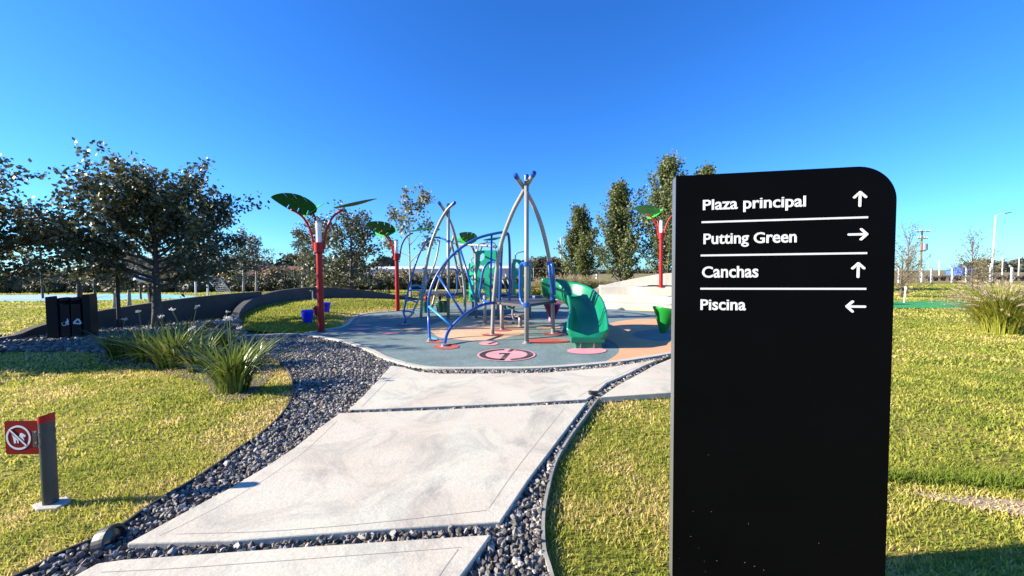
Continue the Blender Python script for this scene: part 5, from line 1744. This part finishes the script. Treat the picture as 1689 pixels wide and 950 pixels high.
# ------------------------------------------------------------------ beyond the lawn
M_WHITEP = mat("white_paint", (0.72, 0.72, 0.7), 0.5)
M_NET = mat("net_cord", (0.6, 0.6, 0.6), 0.8)
gx = at(323, 486, 30); gx2 = at(343, 486, 27.5); gt = at(323, 455, 30).z
go_ = empty("football_goal", ((gx.x + gx2.x) / 2, 28.7, 0), "white football goal standing at the end of the sports court", "goal")
for a in (gx, gx2):
    MB().tube([(a.x, a.y, 0), (a.x, a.y, gt)], .06, 8).build("goal_post", M_WHITEP, go_)
    MB().tube([(a.x, a.y, gt), (a.x + .6, a.y + .3, gt * .95), (a.x + 1.4, a.y + .6, 0)], .035, 6).build("stay", M_WHITEP, go_)
MB().tube([(gx.x, gx.y, gt), (gx2.x, gx2.y, gt)], .06, 8).build("crossbar", M_WHITEP, go_)
nb = MB()
for i in range(15):
    t = i / 14
    a = Vector((gx.x, gx.y, 0)).lerp(Vector((gx2.x, gx2.y, 0)), t)
    nb.tube([a + Vector((0, 0, gt)), a + Vector((.8, .35, gt * .8)), a + Vector((1.4, .6, 0))], .004, 3, cap=False)
for i in range(10):
    t = i / 9
    o1 = Vector((.9 * min(t * 1.6, 1) + .5 * t, .6 * t, gt * (1 - t)))
    nb.tube([Vector((gx.x, gx.y, 0)) + o1, Vector((gx2.x, gx2.y, 0)) + o1], .004, 3, cap=False)
nb.build("net", M_NET, go_)
# tall dark fence poles behind the court
M_FENCEP = mat("fence_green", (0.02, 0.03, 0.026), 0.6)
fe = empty("court_fence", (-40, 40, 0), "tall dark wire fence behind the sports court", "fence")
fx = [at(px, 470, 40).x for px in (-60, 0, 63, 140, 159, 232, 300, 363)]
for x in fx:
    MB().tube([(x, 40, 0), (x, 40, 3.4)], .05, 6).build("fence_post", M_FENCEP, fe)
wv = MB()
for i in range(14):
    wv.box(((fx[0] + fx[-1]) / 2, 40, .15 + i * .24), (fx[-1] - fx[0], .006, .006))
wv.build("wires", M_FENCEP, fe)
for i, (px, Yd, pt, w_, lab) in enumerate([(70, 26, 440, .06, "thin dark flood-light pole left of the bins"), (156, 28, 446, .07, "thin dark flood-light pole above the right bin")]):
    c = at(px, 480, Yd)
    p_ = empty("floodlight_pole", (c.x, c.y, 0), lab, "light pole", "court light poles")
    H = at(px, pt, Yd).z + 1.2
    MB().tube([(0, 0, 0), (0, 0, H)], w_, 8).build("pole", M_FENCEP, p_, local=True)
    MB().box((.2, 0, H), (.5, .3, .1)).build("flood_head", M_FENCEP, p_, local=True)
# round globe lamp
c = at(232, 484, 24); t_ = at(232, 468, 24)
p_ = empty("globe_lamp", (c.x, c.y, 0), "low lamp with a pale round head on a dark stem by the court", "lamp")
MB().tube([(0, 0, 0), (0, 0, t_.z)], .05, 8).build("stem", M_FENCEP, p_, local=True)
MB().lathe((0, 0, t_.z), [(.08, 0), (.3, .12), (.32, .3), (.2, .46), (.04, .5)], 14).build("globe", M_WHITEP, p_, local=True, smooth=True)

# warehouse
M_WARE = mat("warehouse_wall", (0.42, 0.44, 0.5), 0.6, var=0.08, vscale=.1)
M_WROOF = mat("warehouse_roof", (0.62, 0.63, 0.66), 0.5)
M_DGLASS = mat("dark_window", (0.05, 0.06, 0.08), 0.2)
YW = 130
xa, xb, xc = at(600, 455, YW).x, at(838, 455, YW).x, at(850, 455, YW).x
zt_ = at(720, 442, YW).z
wh = empty("warehouse", ((xa + xb) / 2, YW, 0), "long low grey warehouse on the horizon behind the climbing frame", "warehouse")
MB().box(((xa + xb) / 2, YW + 15, (zt_ - .3) / 2), (xb - xa, 30, zt_ - .3)).build("wall", M_WARE, wh)
MB().add([(xa - .5, YW - .6, zt_ - .3), (xb + .5, YW - .6, zt_ - .3), (xb + .5, YW + 15, zt_ + .9), (xa - .5, YW + 15, zt_ + .9), (xb + .5, YW + 31, zt_ - .3), (xa - .5, YW + 31, zt_ - .3)],
         [(0, 1, 2, 3), (3, 2, 4, 5), (0, 3, 5), (1, 4, 2), (0, 5, 4, 1)]).build("roof", M_WROOF, wh)
MB().box((at(662, 452, YW).x, YW - .05, at(662, 450, YW).z - .1), (3.6, .12, 1.0)).build("window", M_DGLASS, wh)
MB().box((at(690, 452, YW).x, YW - .05, 1.6), (3.6, .12, 3.2)).build("door", M_WROOF, wh)
M_ANNEX = mat("annex_wall", (0.2, 0.21, 0.24), 0.6)
MB().box((at(845, 455, YW).x, YW + 10, zt_ * .46), (4.5, 22, zt_ * .92)).build("annex", M_ANNEX, wh)
# houses with red roofs far left
M_REDROOF = mat("red_roof", (0.22, 0.055, 0.035), 0.8)
M_CREAM = mat("cream_wall", (0.6, 0.56, 0.5), 0.8)
def house(px, py, Yd, w_, d_, h_, lab):
    x = at(px, 455, Yd).x
    r_ = empty("house", (x, Yd, 0), lab, "house", "far houses with red roofs")
    MB().box((0, 0, h_ / 2), (w_, d_, h_)).build("wall", M_CREAM, r_, local=True)
    MB().add([(-w_ / 2 - .4, -d_ / 2 - .4, h_), (w_ / 2 + .4, -d_ / 2 - .4, h_), (w_ / 2 + .4, d_ / 2 + .4, h_), (-w_ / 2 - .4, d_ / 2 + .4, h_), (-w_ / 2 + 2, 0, h_ + 2.2), (w_ / 2 - 2, 0, h_ + 2.2)],
             [(0, 1, 5, 4), (2, 3, 4, 5), (1, 2, 5), (3, 0, 4), (0, 3, 2, 1)]).build("roof", M_REDROOF, r_, local=True)
    for k in (-.25, .2):
        MB().box((w_ * k, -d_ / 2 - .03, h_ * .55), (1.4, .1, 1.2)).build("window", M_DGLASS, r_, local=True)
house(452, 455, 150, 16, 8, 2.0, "wide far house with a long red roof left of the nearest red lamp")
house(488, 455, 145, 9, 7, 2.4, "small far house with red roof and pale wall just left of the nearest lamp")

# right side: fence posts, poles, street light, blue tent
M_CONCP = mat("fence_concrete", (0.6, 0.59, 0.56), 0.8)
fw = empty("post_fence", (44, 47, 0), "wire fence on white concrete posts across the right background", "fence")
fpx = [1483, 1521, 1536, 1571, 1594, 1634, 1669, 1706, 1745]
wy = 46.8
for px in fpx:
    x = at(px, 450, wy).x
    MB().box((x, wy, .88), (.16, .16, 1.76)).build("fence_post", M_CONCP, fw)
    MB().box((x - .15, wy, 1.86), (.42, .1, .09), rot=Matrix.Rotation(R(35), 3, 'Y')).build("post_top", M_CONCP, fw)
x0_, x1_ = at(1400, 450, wy).x, at(1760, 450, wy).x
wv = MB()
for z in (.3, .7, 1.1, 1.5, 1.7):
    wv.box(((x0_ + x1_) / 2, wy - .13, z), (x1_ - x0_, .012, .012))
wv.build("wires", M_GALV, fw)
c = at(1518, 455, 60)
up = empty("utility_pole", (c.x, c.y, 0), "wooden utility pole with two crossarms and a transformer right of the black sign", "utility pole")
M_WOODP = mat("pole_wood", (0.22, 0.18, 0.15), 0.9, var=.3, vscale=4)
H = at(1518, 380, 60).z
MB().tube([(0, 0, 0), (0, 0, H)], [.17, .12], 10).build("pole", M_WOODP, up, local=True)
for dz, w_ in ((.12, 2.1), (1.15, 1.5)):
    MB().box((0, -.16, H - dz - .1), (w_, .12, .13)).build("crossarm", M_WOODP, up, local=True)
    for k in (-.48, -.2, .2, .48):
        MB().lathe((w_ * k, -.16, H - dz - .03), [(.05, 0), (.07, .05), (.04, .2), (.02, .22)], 8).build("insulator", M_GALV, up, local=True)
MB().lathe((.42, -.1, H - 3.05), [(.30, 0), (.34, .04), (.34, .95), (.28, 1.02), (.1, 1.05)], 16).build("transformer", M_ANNEX, up, local=True)
MB().box((.1, -.1, H - 3.15), (.9, .3, .1)).build("bracket", M_WOODP, up, local=True)
c = at(1635, 456, 50)
lt = empty("street_light", (c.x, c.y, 0), "tall pale street light with a single arm at the far right", "street light")
H = at(1639, 355, 50).z
MB().tube([(0, 0, 0), (0, 0, 2.2), (.08, 0, 2.4), (.28, 0, H)], [.15, .14, .1, .07], 12).build("pole", M_CONCP, lt, local=True)
MB().tube([(.28, 0, H - .05), (.45, 0, H + .03), (1.25, 0, H + .12)], .05, 8).build("arm", M_CONCP, lt, local=True)
MB().box((1.68, 0, H + .26), (.95, .3, .1), rot=Matrix.Rotation(R(-14), 3, 'Y')).build("lamp_head", M_GALV, lt, local=True, bevel=.02)
M_TENT = mat("blue_tarp", (0.04, 0.14, 0.55), 0.6)
c = at(1583, 448, 110)
tt = empty("blue_tent", (c.x, c.y, 0), "blue tarpaulin tent far beyond the fence", "tent")
MB().box((0, 0, .7), (3.2, 4, 1.4)).build("side", M_TENT, tt, local=True)
MB().add([(-1.8, -2.2, 1.4), (1.8, -2.2, 1.4), (1.8, 2.2, 1.4), (-1.8, 2.2, 1.4), (-.9, 0, 2.5), (.9, 0, 2.5)], [(0, 1, 5, 4), (2, 3, 4, 5), (1, 2, 5), (3, 0, 4), (0, 3, 2, 1)]).build("roof", M_TENT, tt, local=True)
for i, (px, Yd, pt, lab) in enumerate([(1653, 90, 424, "thin far pole right of the street light"), (1680, 95, 424, "thin far pole at the right edge"), (1549, 110, 430, "thin far pole right of the utility pole"), (925, 60, 392, "very thin far mast right of the curved grey pole"), (984, 40, 452, "white fence post between two poplars")]):
    c = at(px, 450, Yd); H = at(px, pt, Yd).z
    p_ = empty("far_mast", (c.x, c.y, 0), lab, "pole", "thin far poles")
    MB().tube([(0, 0, 0), (0, 0, H)], .11 if Yd > 50 else .09, 6).build("pole", M_CONCP, p_, local=True)
    MB().box((0, 0, H - .15), (.6 if Yd > 50 else .3, .1, .1)).build("cap", M_CONCP, p_, local=True)
# rear wire fence at the poplars
rf = empty("rear_fence", (6, 50, 0), "grey wire fence with a top rail between the poplars", "fence")
xs = [at(px, 450, 50).x for px in (640, 700, 760, 820, 880, 914, 940, 980)]
for x in xs:
    MB().tube([(x, 50, 0), (x, 50, 2.15)], .04, 6).build("fence_post", M_GALV, rf)
MB().tube([(xs[0], 50, 2.1), (xs[-1], 50, 2.1)], .03, 6).build("top_rail", M_GALV, rf)
# bare dry soil showing in the worn strip of the right lawn
M_DRY = mat("dry_soil", (0.50, 0.39, 0.25), 0.95, var=0.6, vscale=14, bump=0.7, bscale=60)
dp = smooth_path([(2.68, 2.55, 0), (3.0, 2.50, 0), (3.5, 2.40, 0), (4.2, 2.25, 0), (4.2, 1.92, 0), (3.5, 2.12, 0), (3.0, 2.34, 0), (2.72, 2.49, 0)], 5)
struct(MB().add([(p.x, p.y, 0.009) for p in dp], [tuple(range(len(dp)))]).build("bare_ground", M_DRY))
# putting flag
c = gp(1491, 500); t_ = at(1494, 476, c.y)
p_ = empty("putting_pin", (c.x, c.y, 0.03), "leaning white pin standing on the putting green", "pin")
MB().tube([(0, 0, -.03), (t_.x - c.x, 0, t_.z)], .025, 8).build("rod", M_WHITEP, p_, local=True)
MB().lathe((t_.x - c.x, 0, t_.z - .05), [(.035, 0), (.05, .03), (.05, .09), (.02, .11)], 10).build("head", M_WHITEP, p_, local=True)
